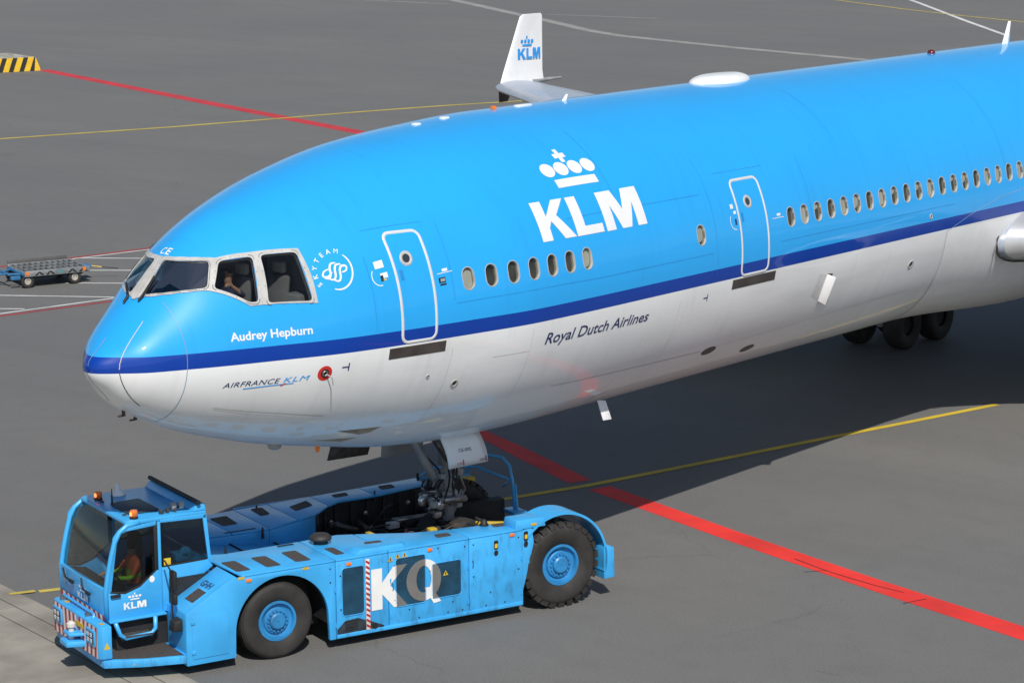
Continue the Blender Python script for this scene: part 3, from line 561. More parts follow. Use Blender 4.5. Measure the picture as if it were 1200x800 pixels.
# lightning strips and faint seams
SEAM = mat('panel_seam', (0.02, 0.19, 0.50), .5, var=.2); SEAMW = mat('panel_seam_light', (.46, .46, .45), .5, var=.2); STRIPW = mat('lightning_strip', (.50, .50, .48), .5)
def buttock(y, zs):                                                    # surface points at a given y
    out = []
    for z in zs:
        lo, hi = XN + 1e-4, 4.0
        for _ in range(40):
            m_ = (lo + hi) / 2
            if Fv(np.array([m_, y, z])) < 1: hi = m_
            else: lo = m_
        tp, bt, w, zm = prof(hi); h = tp - zm if z > zm else zm - bt; out.append((hi, math.degrees(math.atan2((z - zm) / float(h), -y / float(w)))))
    return out
skin_line('lightning_strip', buttock(-.43, np.linspace(.36, -.35, 9)), .014, STRIPW, .006, sub=2); skin_line('lightning_strip', buttock(-.43, np.linspace(-.35, -1.02, 9)), .014, SCUFF, .006, sub=2)
skin_line('lightning_strip', buttock(.02, np.linspace(.1, -.95, 12)), .014, mat('strip_faint', (.25, .3, .38), .5), .005, sub=2)
skin_line('radome_seam', [(1.30, t) for t in np.linspace(60, -75, 20)], .012, mat('seam_faint', (.16, .27, .42), .5), .003, sub=2)
skin_line('bow_strake_line', [zl(1.89, -1.16), zl(2.5, -1.30), zl(3.16, -1.42), zl(3.95, -1.57)], .02, STRIPW, .005); skin_line('belly_lap_line', [zl(9.26, -1.82), zl(12, -1.9), zl(14.2, -1.94)], .022, STRIPW, .004)
for x, t0, t1, m in ((6.22, 36, 6, SEAM), (6.21, -12, -48, SEAMW), (4.55, 30, 0, SEAM), (13.75, 40, -5, SEAM), (17.2, 34, 8, SEAM), (20.4, -12, -50, SEAMW), (12.6, -12, -55, SEAMW), (10.9, 62, 30, SEAM), (18.9, 70, 36, SEAM), (8.1, -10, -40, SEAMW), (25.4, 60, 14, SEAM)):
    skin_line('panel_seam', [(x, t) for t in np.linspace(t0, t1, 14)], .007, m, .003, sub=1)
for pts, m in (([zl(6.25, .17), zl(9.9, .17), zl(13.6, .17)], SEAM), ([zl(16, .12), zl(23, .12)], SEAM), ([zl(4.7, 1.53), zl(6.0, 1.58)], SEAM), ([zl(14.2, 1.62), zl(15.9, 1.62)], SEAM), ([zl(9.3, 1.30), zl(13.5, 1.30)], SEAM), ([zl(14.4, -1.93), zl(22, -1.72)], SEAMW), ([zl(7.2, -.92), zl(8.1, -.93), zl(8.1, -1.2)], SEAMW)):
    skin_line('panel_seam', pts, .007, m, .003)
# crown antennas
def blade(x, h, c, m, t=.05):
    b_ = float(prof(x)[0]); mb = MB(); mb.prism([(x - c / 2, 0, b_ - .03), (x, t / 2, b_ - .03), (x + c / 2, 0, b_ - .03), (x, -t / 2, b_ - .03)], [(x + c * .25, 0, b_ + h), (x + c * .4, t / 3, b_ + h), (x + c * .55, 0, b_ + h), (x + c * .4, -t / 3, b_ + h)]); return mb.build('blade_antenna', m, AIR, .008)
blade(30.7, .55, .42, AWHITE, .12); blade(12.75, .12, .22, AWHITE, .08)
mb = MB(); V_ = []
for i in range(9):
    for k in range(25):
        u = i / 8; a = k / 24 * math.pi; L_ = .98 * (1 - u ** 3 * .35); V_.append((18.15 + L_ * math.cos(a * 2) * (1 if True else 0), .42 * (1 - u ** 3 * .4) * math.sin(a * 2), 2.93 + .22 * u ** .8))
mb.add(V_, [(i * 25 + k, i * 25 + k + 1, (i + 1) * 25 + k + 1, (i + 1) * 25 + k) for i in range(8) for k in range(24)] + [tuple(8 * 25 + k for k in range(24))]); mb.build('satcom_dome', AWHITE, AIR, smooth=False, angle=50)
mb = MB(); mb.lathe([(.10, 0), (.10, .04), (.075, .09), (.03, .11)], 16, (27.05, 0, 2.99)); mb.build('anti_collision_beacon', mat('red_beacon', (.12, .006, .006), .2, coat=1), AIR, smooth=True)
for x, w_, h_, m in ((8.3, .08, .03, AWHITE), (9.1, .09, .03, AWHITE), (11.45, .22, .03, AWHITE), (10.55, .03, .07, ORAN)):
    b_ = float(prof(x)[0]); mb = MB(); mb.box((x - w_, -.06, b_ - .04), (x + w_, .06, b_ + h_)); mb.build('crown_antenna', m, AIR, .02)
# under-nose probes and belly fittings
for x, y, z in ((.80, 0.0, -1.20), (1.06, 0.0, -1.31)):
    mb = MB(); mb.box((x + .02, y - .012, z - .05), (x + .08, y + .012, z + .12)); mb.tube([(x + .08, y, z - .05), (x - .07, y, z - .045)], .018, 6); mb.build('pitot_probe', SCUFF, AIR)
mb = MB(); mb.lathe([(.12, 0), (.12, -.1), (.07, -.13)], 14, (4.05, -.35, -2.22)); mb.build('belly_drain', GREYM, AIR)
mb = MB(); mb.lathe([(.05, 0), (.03, -.12)], 10, (5.2, -.3, -2.5)); mb.build('belly_light', ORAN, AIR)
# open service flaps
def quad_plate(name, P, t, m, parent=AIR, bevel=.006):
    a, b_, c_, d_ = [Vector(q) for q in P]; n_ = (b_ - a).cross(d_ - a).normalized() * t; mb = MB(); mb.prism([a, b_, c_, d_], [a + n_, b_ + n_, c_ + n_, d_ + n_]); return mb.build(name, m, parent, bevel)
hp = [zl(17.80, -1.36), zl(17.98, -1.38), zl(18.0, -.84), zl(17.80, -.80)]; skin_patch('service_recess', [[zl(17.95, -1.36), zl(18.16, -1.38), zl(18.16, -.82), zl(17.95, -.80)]], DARKIN, .004, .1)
a, b_, c_, d_ = on(*zl(17.93, -.80), .01), on(*zl(17.93, -1.38), .01), on(*zl(18.06, -1.41), .15), on(*zl(18.06, -.83), .15)
fl = quad_plate('service_flap', [a, b_, c_, d_], .02, AWHITE)
skin_patch('service_outline', [[zl(17.58, -1.24), zl(17.9, -1.36), zl(17.9, -.80), zl(17.62, -.76)]], mat('flap_patch', (.56, .57, .58), .4), .003, .1)
quad_plate('water_service_flap', [(11.74, -1.62, -2.60), (12.0, -1.62, -2.65), (12.07, -1.72, -3.02), (11.80, -1.72, -3.0)], .025, AWHITE, bevel=.01); skin_patch('water_service_recess', [[zl(11.5, -2.45), zl(11.9, -2.46), zl(11.9, -2.62), zl(11.5, -2.62)]], AWHITE, .006, .1)

# ---------------------------------------------------------------- airliner: wings, belly fairing, landing gear, flight deck
def airfoil(n=22, t=.12):
    up = []; lo = []
    for i in range(n + 1):
        c = (1 - math.cos(math.pi * i / n)) / 2; y = 5 * t * (.2969 * math.sqrt(c) - .126 * c - .3516 * c * c + .2843 * c ** 3 - .1036 * c ** 4); up.append((c, y + .02 * math.sin(math.pi * c))); lo.append((c, -y * .8 + .02 * math.sin(math.pi * c)))
    return up[::-1] + lo[1:-1]
def wing(sgn):
    secs = [(2.35, 25.1, 11.6, -1.12, .15), (3.0, 25.35, 11.2, -1.10, .15), (4.2, 26.7, 9.9, -1.05, .14), (9.0, 30.3, 7.6, -.85, .115), (17.0, 36.1, 5.0, -.62, .10), (25.2, 41.95, 2.75, -.50, .10), (25.75, 42.5, 2.5, -.48, .10), (25.95, 43.2, 1.6, -.46, .09)]
    V = []; F = []; n = None
    for y, xl, c, z, t in secs:
        A = airfoil(t=t); n = len(A); V += [(xl + a * c, sgn * y, z + b * c) for a, b in A]
    for i in range(len(secs) - 1):
        for k in range(n): F.append((i * n + k, i * n + (k + 1) % n, (i + 1) * n + (k + 1) % n, (i + 1) * n + k))
    F += [tuple(range(n)), tuple(range((len(secs) - 1) * n, len(secs) * n))]
    o = obj('wing', V, F, WING, AIR, angle=40); recalc(o.data)
    for i0, i1, nm, m in ((0, 5, 'leading_edge', mat('polished_leading_edge', (.62, .63, .65), .32, metal=.55, var=.06)),):                # bright leading edge strip
        V2 = []; idx = list(range(17, 28)); k = len(idx)
        for y, xl, c, z, t in secs[1:7]:
            A = airfoil(t=t); V2 += [(xl + (A[j][0]) * c - .006, sgn * y, z + A[j][1] * c * 1.02 + (.006 if A[j][1] > 0 else -.006)) for j in idx]
        q = obj(nm, V2, [(i * k + j, i * k + j + 1, (i + 1) * k + j + 1, (i + 1) * k + j) for i in range(5) for j in range(k - 1)], m, o, smooth=True); recalc(q.data)
    # winglet: upper blade canted out, small lower blade
    ws = [(25.78, 42.78, 2.45, -.42), (25.86, 43.05, 2.20, -.05), (25.90, 44.02, 1.25, 1.84), (25.90, 44.2, 1.0, 1.92)]; V3 = []; F3 = []
    for y, xl, c, z in ws: V3 += [(xl + a * c, sgn * (y + b * c), z) for a, b in airfoil(t=.08)]
    for i in range(len(ws) - 1):
        for k in range(n): F3.append((i * n + k, i * n + (k + 1) % n, (i + 1) * n + (k + 1) % n, (i + 1) * n + k))
    F3 += [tuple(range(n)), tuple(range((len(ws) - 1) * n, len(ws) * n))]
    w = obj('winglet', V3, F3, AWHITE, o, angle=40); recalc(w.data)
    mb = MB(); mb.prism([(42.75, sgn * 25.75, -.45), (43.55, sgn * 25.75, -.45), (43.55, sgn * 25.83, -.45), (42.75, sgn * 25.83, -.45)], [(42.93, sgn * 25.9, -1.03), (43.36, sgn * 25.9, -1.03), (43.36, sgn * 25.95, -1.03), (42.93, sgn * 25.95, -1.03)]); mb.build('lower_winglet', SCUFF, o, .01)
    mb = MB(); mb.tube([(44.6, sgn * 25.85, -.42), (46.3, sgn * 25.85, -.40)], [.10, .04], 10); mb.build('trailing_fairing', GREYM, o)
    if sgn > 0:                                                             # logo on the inboard winglet face
        fwl = lambda x, z: (x, 25.86 + .021 * (z + .05) - .0175 * (2.2 - .5 * (z + .05)) - .008, z)
        for lp, a0, a1, sh in ((LK, 43.83, 44.29, 0), (LL, 44.32, 44.64, 0), (LM_, 44.68, 45.10, 0)):
            V2, F2 = ngon2([lp]); obj('winglet_letter', [fwl(a0 + (a1 - a0) * a, .37 + .38 * b) for a, b in V2], F2, DECB, o)
        obj('winglet_crown', [fwl(*q) for q in ((44.10, .82), (44.62, .82), (44.62, .89), (44.10, .89))], [(0, 1, 2, 3)], DECB, o)
        for k in range(4):
            V2, F2 = ngon2([[(math.cos(a), math.sin(a)) for a in np.radians(np.arange(0, 360, 30))]]); obj('winglet_crown', [fwl(44.08 + .19 * k + .075 * a, .99 + .065 * b) for a, b in V2], F2, DECB, o)
        obj('winglet_crown', [fwl(44.36 + a, 1.12 + b) for a, b in ((-.04, -.05), (.04, -.05), (.04, .05), (-.04, .05))], [(0, 1, 2, 3)], DECB, o)
    return o
wing(-1); wing(1)
# root seal round the near wing's leading edge
A = [(a, b) for a, b in airfoil(t=.15)]; A = A[12:34]
mb = MB(); mb.tube([(25.22 + a * 11.4 - .05, -2.62 - .30 * (1 - abs(b) * 6), -1.11 + b * 11.4 * 1.04) for a, b in A], .03, 6); mb.build('wing_root_seal', SCUFF, AIR)
# wing-body fairing
V = []; F = []; xs = list(np.linspace(0, 1, 28)); ts = np.linspace(-9, -171, 61); nT = len(ts)
for u in xs:
    for t in ts:
        s = abs(t + 90) / 81; x0 = 22.75 + (1.35 if False else 1.3) * max(0, 1 - s) ** 1.4 + .25 * s * 0; x = x0 + u ** 1.6 * (41 - x0); e = min(1, (x - x0) / 6.5); bulge = .004 + .32 * (e * e * (3 - 2 * e)) * (1 - max(0, s - .55) / .45) ** 1.0 * (1 - max(0, (x - 37) / 4.2)) 
        q = on(x, t, bulge); V.append(tuple(q))
for i in range(len(xs) - 1):
    for k in range(nT - 1): F.append((i * nT + k, i * nT + k + 1, (i + 1) * nT + k + 1, (i + 1) * nT + k))
fo = obj('wing_body_fairing', V, F, AWHITE, AIR, smooth=True); recalc(fo.data)
skin_line('fairing_edge', [(22.75 + 1.3 * max(0, 1 - abs(t + 90) / 81) ** 1.4, t) for t in np.linspace(-9, -75, 20)], .022, STRIPW, .008, sub=1); skin_line('fairing_edge', [(22.75, -9), (23.2, -6.6), (23.7, -4.0), (24.3, -1.6), (25.2, 1.2), (26.6, 3)], .012, mat('seam_pale', (.25, .42, .62), .5), .004, sub=3)
# nose gear (aircraft frame: x aft, z up from the fuselage axis)
ng = MB(); ng.tube([(9.05, 0, -2.3), (9.12, 0, -3.6)], .16, 14); ng.tube([(9.12, 0, -3.5), (9.18, 0, -5.15)], .11, 14); NG = ng.build('nose_gear_strut', GREYM, AIR, smooth=True)
mb = MB(); mb.tube([(7.95, .12, -2.5), (8.78, .1, -3.75), (9.05, .05, -4.1)], .085, 10); mb.build('drag_brace', GREYM, NG, smooth=True)
mb = MB(); mb.tube([(8.15, -.22, -2.6), (9.0, -.12, -3.5)], .05, 8); mb.build('side_brace', STEEL, NG, smooth=True)
mb = MB(); mb.tube([(9.3, -.10, -3.75), (9.62, 0, -4.2), (9.3, .1, -4.75)], .05, 8); mb.build('torque_link', STEEL, NG)
mb = MB(); mb.lathe([(.17, -4.36), (.20, -4.32), (.20, -4.16), (.17, -4.12)], 16, (9.14, 0, 0)); mb.build('steering_collar', GREYM, NG, angle=40); mb = MB(); mb.box((8.62, -.12, -4.34), (8.98, .12, -4.2)); mb.build('steering_bracket', SCUFF, NG, .03)
for s in (-1, 1):
    mb = MB(); mb.tube([(8.7, s * .28, -4.2), (9.3, s * .3, -4.28)], .07, 10); mb.build('steering_cylinder', STEEL, NG, smooth=True)
for a, b_ in (((8.9, -.2, -3.0), (9.2, -.25, -4.6)), ((9.2, -.2, -2.8), (9.0, -.3, -4.3)), ((8.6, .1, -3.2), (9.1, -.1, -4.4)), ((9.3, .1, -3.2), (8.8, -.25, -4.5))):
    mb = MB(); c_ = [(a[0] * (1 - t) + b_[0] * t + .07 * math.sin(9 * t + a[0] * 7), a[1] * (1 - t) + b_[1] * t + .05 * math.cos(8 * t), a[2] * (1 - t) + b_[2] * t) for t in np.linspace(0, 1, 9)]; mb.tube(c_, .018, 6); mb.build('hydraulic_hose', BLACK, NG)
mb = MB(); mb.lathe([(.10, -.02), (.12, .06), (.04, .10)], 14, (8.72, -.20, -4.30), axis='Y'); mb.build('taxi_light', LENS, NG, smooth=True)
mb = MB(); mb.lathe([(.10, -.02), (.12, .06), (.04, .10)], 14, (8.72, .22, -4.30), axis='Y'); mb.build('taxi_light', LENS, NG, smooth=True)
mb = MB(); mb.tube([(9.18, -.55, -5.15), (9.18, .55, -5.15)], .08, 12); mb.build('axle', STEEL, NG)
rg = random.Random(11)
for k in range(22):
    c_ = Vector((9.0 + rg.uniform(-.55, .45), rg.uniform(-.38, .2), -4.25 + rg.uniform(-.42, .5))); d_ = Vector((rg.uniform(-1, 1), rg.uniform(-1, 1), rg.uniform(-1, 1))).normalized() * rg.uniform(.08, .2); mb = MB()
    if k % 3 == 0: mb.box(c_ - Vector((.06, .05, .05)), c_ + Vector((.08, .06, .06))); mb.build('gear_fitting', (GREYM, STEEL, RUST)[k % 2], NG, .012)
    else: mb.tube([c_ - d_, c_ + d_ * .2 + Vector((0, 0, .03)), c_ + d_], rg.uniform(.014, .035), 7); mb.build('gear_fitting', (GREYM, STEEL, BLACK)[k % 3], NG)
def tyre_prof(r, w, ri): return [(ri, -w * .38), (ri + .02, -w * .46), (r * .72 + ri * .28, -w * .5), (r * .93, -w * .47), (r * .985, -w * .36), (r, -w * .18), (r, w * .18), (r * .985, w * .36), (r * .93, w * .47), (r * .72 + ri * .28, w * .5), (ri + .02, w * .46), (ri, w * .38)]
for s in (-1, 1):
    mb = MB(); mb.lathe([(0.01, -.10), (.20, -.12), (.24, -.02), (.25, .1), (.01, .1)], 20, (9.18, s * .34, -5.15), 'Y'); wh = mb.build('nose_wheel', GREYM, AIR, angle=40)
    mb = MB(); mb.lathe(tyre_prof(.51, .36, .25), 40, (9.18, s * .34, -5.15), 'Y', cap=False); mb.build('tyre', TYRE, wh, smooth=True)
# nose gear doors
V = []; F = []
for i in range(7):
    u = i / 6
    for k in range(6): t = k / 5; zt, zb = -2.80 - .10 * u, -3.44 - .06 * u; V.append((8.10 + 1.14 * u + .17 * t, -.66 - .11 * math.sin(t * 2.2), zt + (zb - zt) * t))
for i in range(6):
    for k in range(5): F.append((i * 6 + k, i * 6 + k + 1, (i + 1) * 6 + k + 1, (i + 1) * 6 + k))
gd = obj('nose_gear_door', V, F, AWHITE, AIR, smooth=True); md = gd.modifiers.new('thick', 'SOLIDIFY'); md.thickness = .03; md.offset = 1
def on_door(u, t): return (8.10 + 1.14 * u + .17 * t, -.66 - .11 * math.sin(t * 2.2) - .04, -2.80 - .10 * u + (-3.44 - .06 * u + 2.80 + .10 * u) * t)
for s, u0, u1, t0, t1, m in (('CE-005', .30, .62, .53, .43, DECN), ('CH', .20, .32, .93, .85, REDP), ('CH', .78, .90, .93, .85, DECN)):
    V2, F2, w = text2(s, .0); obj('door_lettering', [on_door(u0 + (u1 - u0) * a / w, t0 + (t1 - t0) * b) for a, b in V2], F2, m, gd)
for u0, m in ((.35, REDP), (.935, DECN)): obj('door_mark', [on_door(u0, .97), on_door(u0 + .025, .97), on_door(u0 + .025, .78), on_door(u0, .78)], [(0, 1, 2, 3)], m, gd)
quad_plate('nose_gear_door', [(8.0, .62, -2.72), (9.2, .62, -2.9), (9.3, .74, -3.5), (8.1, .74, -3.42)], .03, GREYM)
quad_plate('nose_gear_door', [(6.55, .55, -2.75), (7.75, .60, -2.80), (7.75, .78, -3.30), (6.6, .74, -3.20)], .03, RUST)
quad_plate('nose_gear_door_hinge', [(7.92, -1.0, -2.60), (9.12, -1.05, -2.74), (9.22, -.66, -2.86), (8.1, -.62, -2.82)], .03, AWHITE)
quad_plate('nose_gear_door', [(9.30, -.60, -2.9), (9.36, -.1, -2.9), (9.46, -.1, -3.2), (9.44, -.60, -3.2)], .03, mat('door_inner_beige', (.35, .31, .27), .6))
# main gear trucks
for yy, n_ in ((-5.33, 2), (5.33, 2), (0, 1)):
    for dx in ((-.9, .9) if n_ == 2 else (0,)):
        for dy in (-.68, .68):
            c_ = (34.95 + dx + (.6 if n_ == 1 else 0), yy + dy * (.62 if n_ == 1 else 1), -5.74 + .68); mb = MB(); mb.lathe([(.01, -.12), (.26, -.14), (.30, 0), (.26, .14), (.01, .12)], 20, c_, 'Y'); wh = mb.build('main_wheel', CHAS, AIR, angle=40)
            mb = MB(); mb.lathe(tyre_prof(.68, .50, .28), 36, c_, 'Y', cap=False); mb.build('tyre', TYRE, wh, smooth=True)
    mb = MB(); mb.tube([(34.95 + (.6 if n_ == 1 else 0), yy, -1.2), (34.95 + (.6 if n_ == 1 else 0), yy, -5.0)], .2, 12)
    if n_ == 2: mb.tube([(34.0, yy, -5.06), (35.9, yy, -5.06)], .16, 10)
    mb.build('main_gear_leg', GREYM, AIR)
# engine under the near wing (outside the frame, kept for reflections and shadows)
for s in (-1, 1):
    mb = MB(); mb.lathe([(1.18, 0.1), (1.36, 0), (1.50, .35), (1.55, 1.3), (1.42, 3.2), (1.15, 4.2)], 40, (26.6, s * 8.2, -3.15), 'X', cap=False); en = mb.build('engine_nacelle', AWHITE, AIR, smooth=True)
    mb = MB(); mb.lathe([(.02, .55), (.3, .9), (1.2, 1.0)], 32, (26.6, s * 8.2, -3.15), 'X', cap=False); mb.build('fan', SCUFF, en, smooth=True)
    mb = MB(); mb.lathe([(1.18, .1), (1.2, 1.0)], 32, (26.6, s * 8.2, -3.15), 'X', cap=False); mb.build('intake_duct', GREYM, en, smooth=True)
    mb = MB(); mb.wall([(27.6, -1.75), (31.5, -1.1), (34, -1.2), (30.4, -2.4)], s * 8.2 - .15, s * 8.2 + .15); mb.build('pylon', AWHITE, en, .05)
# flight deck furniture
def seat(x, y):
    mb = MB(); mb.box((x - .28, y - .25, -.02), (x + .25, y + .25, .16)); s = mb.build('pilot_seat', SEATM, AIR, .06)
    mb = MB(); mb.prism([(x + .14, y - .25, .1), (x + .26, y - .25, .1), (x + .26, y + .25, .1), (x + .14, y + .25, .1)], [(x + .30, y - .22, .85), (x + .40, y - .22, .85), (x + .40, y + .22, .85), (x + .30, y + .22, .85)]); mb.build('backrest', SEATM, s, .05)
    mb = MB(); mb.box((x + .28, y - .13, .88), (x + .40, y + .13, 1.08)); mb.build('headrest', mat('sheepskin', (.50, .46, .40), .9), s, .05)
seat(2.72, -.62); seat(2.72, .62); seat(3.25, -.98)
mb = MB(); mb.prism([(1.5, -.5, .2), (1.5, .5, .2), (2.0, .8, .2), (2.0, -.8, .2)], [(1.55, -.4, .56), (1.55, .4, .56), (1.95, .7, .64), (1.95, -.7, .64)]); mb.build('instrument_panel', mat('panel_grey', (.07, .07, .075), .7), AIR)
mb = MB(); mb.box((2.0, -.2, -.2), (2.9, .2, .38)); mb.build('centre_pedestal', mat('panel_grey', (.07, .07, .075), .7), AIR, .03)
mb = MB(); mb.box((3.95, -1.55, -.2), (4.0, -.35, 1.25)); mb.box((3.95, .35, -.2), (4.0, 1.55, 1.25)); mb.build('aft_bulkhead', mat('bulkhead_grey', (.22, .21, .20), .8), AIR)
mb = MB(); mb.box((3.5, -1.5, -.15), (3.9, -1.1, .55)); mb.build('side_console', mat('panel_grey2', (.2, .2, .2), .7), AIR, .03)
# people: one continuous skinned figure each
def person(name, joints, bones, mats, loc, rz, label, parent_shapes=()):
    me = D.meshes.new(name); ks = list(joints); me.from_pydata([joints[k][0] for k in ks], [(ks.index(a), ks.index(b)) for a, b in bones], []); o = D.objects.new(name, me); COL.objects.link(o); o.modifiers.new('skin', 'SKIN')
    for i, k in enumerate(ks): r = joints[k][1]; me.skin_vertices[0].data[i].radius = (r, r) if not isinstance(r, tuple) else r
    me.skin_vertices[0].data[ks.index('pelvis')].use_root = True
    sb = o.modifiers.new('sub', 'SUBSURF'); sb.levels = 2; sb.render_levels = 2
    dg = bpy.context.evaluated_depsgraph_get(); nm = D.meshes.new_from_object(o.evaluated_get(dg)); o.modifiers.clear(); o.data = nm; D.meshes.remove(me); nm.materials.clear()
    for m in mats: nm.materials.append(m)
    for p in nm.polygons: p.use_smooth = True
    o.location = loc; o.rotation_euler = (0, 0, rz); tag(o, label, 'person'); return o
def seated(shirt, vest, skin, arm_up):
    j = {'pelvis': ((0, 0, .12), .15), 'waist': ((.02, 0, .30), .14), 'chest': ((.03, 0, .52), (.19, .13)), 'neck': ((.0, 0, .68), .06), 'jaw': ((-.03, 0, .77), .075), 'head': ((-.02, 0, .88), (.085, .10)), 'crown': ((-.01, 0, .96), .07)}
    b = [('pelvis', 'waist'), ('waist', 'chest'), ('chest', 'neck'), ('neck', 'jaw'), ('jaw', 'head'), ('head', 'crown')]
    for s, n_ in ((-1, 'r'), (1, 'l')):
        up = arm_up and s == (-1 if arm_up < 0 else 1)
        j.update({'sh' + n_: ((.02, s * .20, .58), .065), 'el' + n_: ((-.06, s * .40, .56) if up else (-.16, s * .27, .34), .05), 'wr' + n_: ((-.28, s * .40, .72) if up else (-.40, s * .20, .36), .038), 'ha' + n_: ((-.37, s * .38, .78) if up else (-.49, s * .19, .37), .038),
                  'hip' + n_: ((-.06, s * .10, .10), .09), 'kn' + n_: ((-.48, s * .13, .14), .065), 'an' + n_: ((-.52, s * .13, -.30), .045), 'to' + n_: ((-.68, s * .13, -.34), .04)})
        b += [('chest', 'sh' + n_), ('sh' + n_, 'el' + n_), ('el' + n_, 'wr' + n_), ('wr' + n_, 'ha' + n_), ('pelvis', 'hip' + n_), ('hip' + n_, 'kn' + n_), ('kn' + n_, 'an' + n_), ('an' + n_, 'to' + n_)]
        for q in range(5):
            hx, hy, hz = j['ha' + n_][0]; dy = (q - 2) * .018; ln = (.06, .085, .09, .08, .06)[q]; j['f%d%s' % (q, n_)] = ((hx - ln * .7, hy + dy * (1.6 if q in (0,) else 1), hz + (.02 if up else -.02)), .010); j['g%d%s' % (q, n_)] = ((hx - ln, hy + dy * 1.1, hz - .02), .009); b += [('ha' + n_, 'f%d%s' % (q, n_)), ('f%d%s' % (q, n_), 'g%d%s' % (q, n_))]
    return j, b
def dress(o, rule, extra=()):
    for p in o.data.polygons: p.material_index = rule(p.center)
pj, pb = seated(0, 0, 0, -1)
import mathutils
base_m = Matrix.Translation((0, 0, 6.1)) @ Matrix.Rotation(math.radians(.6), 4, 'Y')
pil = person('person', pj, pb, [NAVYCL, SKIN, HAIR], base_m @ Vector((2.72, -.64, .06)), 0.0, 'pilot in navy uniform with a raised forearm behind the cockpit side window')
dress(pil, lambda c: 2 if c.z > .90 and c.x > -.07 else 1 if c.z > .67 or (c.x < -.17 and abs(c.y) > .15 and c.z > .3) else 0)

# ---------------------------------------------------------------- tow tractor (local frame: x forward, y towards its near side, near flank at y = 0)
TUG = empty('tow_tractor', (9.188, -2.633, 0.0)); H_ = Vector((-0.93775, 0.34732)); TUG.rotation_euler = (0, 0, math.atan2(H_.y, H_.x))
tag(TUG, 'bright blue towbarless aircraft tractor cradling the airliner nose wheels', 'tow tractor')
ZD = 1.65
def far(x): return -4.42 + .078 * x
def part(mb, name, m, parent=TUG, bevel=.012, **k): return mb.build(name, m, parent, bevel, **k)
def plate(name, poly, z0, z1, m, parent=TUG, bevel=.01): mb = MB(); mb.flat(poly, z0, z1); return mb.build(name, m, parent, bevel)
def wallp(name, poly, y0, y1, m, parent=TUG, bevel=.01): mb = MB(); mb.wall(poly, y0, y1); return mb.build(name, m, parent, bevel)
# dark chassis core
ch = MB()
ch.flat([(.9, -.09), (4.62, -.09), (4.62, -1.38), (3.9, -1.40), (2.6, -.78), (1.4, -.60), (.9, -.46)], .24, 1.585)
ch.flat([(.78, -3.88), (2.8, -3.64), (3.55, -3.06), (3.6, -2.98), (4.9, -2.62), (6.55, -2.66), (6.55, -3.86), (4.0, -4.05), (.78, -4.30)], .30, 1.585)
ch.flat([(3.65, -1.42), (3.65, -2.96), (6.5, -2.64), (6.5, -1.40)], .30, 1.10)
ch.flat([(4.66, -.76), (7.5, -.76), (7.5, -1.4), (4.66, -1.40)], .30, 1.55); ch.flat([(6.45, -.84), (8.5, -.84), (8.5, -2.85), (6.45, -3.3)], .40, .93)
ch.box((-.9, -.62, .55), (.86, -.9, 1.2)); ch.box((-.9, -3.75, .55), (.86, -3.5, 1.2)); ch.box((-.75, -3.9, .35), (-.45, -.6, .75)); ch.box((.4, -3.7, .22), (3.7, -.9, .30))
part(ch, 'chassis', CHAS, bevel=0)
# side panels
for x0, x1 in ((.80, 1.945), (1.957, 3.605), (3.617, 4.665)):
    wallp('side_panel', [(x0, .19), (x1, .19), (x1, 1.605), (x0, 1.605)], -.075, 0, TUGB2, bevel=.014)
arch = [(5.72 + .90 * math.cos(a), .62 + .90 * math.sin(a)) for a in np.radians(np.linspace(180, 0, 25))]
wallp('front_wing_panel', [(4.677, .19), (4.80, .19)] + arch + [(6.63, .19), (7.55, .19), (7.55, 1.12), (6.74, 1.585), (6.5, 1.605), (4.677, 1.605)], -.09, 0, TUGB, bevel=.012)
for yy, nm in ((-.05, 0), (far(5.7) + .05, 1)):
    mb = MB(); A = [(5.72 + .915 * math.cos(a), .62 + .915 * math.sin(a)) for a in np.radians(np.linspace(188, -8, 27))]; B = [(5.72 + .955 * math.cos(a), .62 + .955 * math.sin(a)) for a in np.radians(np.linspace(188, -8, 27))]; d = -.66 if nm == 0 else .6
    n = len(A); V = [(x, yy, z) for x, z in A] + [(x, yy + d, z) for x, z in A]; obj('wheel_arch_liner', V, [(i, i + 1, n + i + 1, n + i) for i in range(n - 1)], CHAS, TUG, smooth=True)
wallp('rear_arch_cover', [(.795, .45), (.795, 1.6), (.60, 1.66), (.55, 1.35)], -.35, -.02, TUGB, bevel=.01)
# far flank
wallp('far_side_panel', [(.78, .3), (4.6, .3), (4.6, 1.6), (.78, 1.6)], -4.36, -4.30, TUGB2); wallp('far_side_panel', [(6.6, .3), (7.4, .3), (7.2, 1.2), (6.4, 1.6), (4.8, 1.6), (4.85, .9), (5.2, 1.45), (5.72, 1.55), (6.3, 1.4)], -4.02, -3.96, TUGB2)
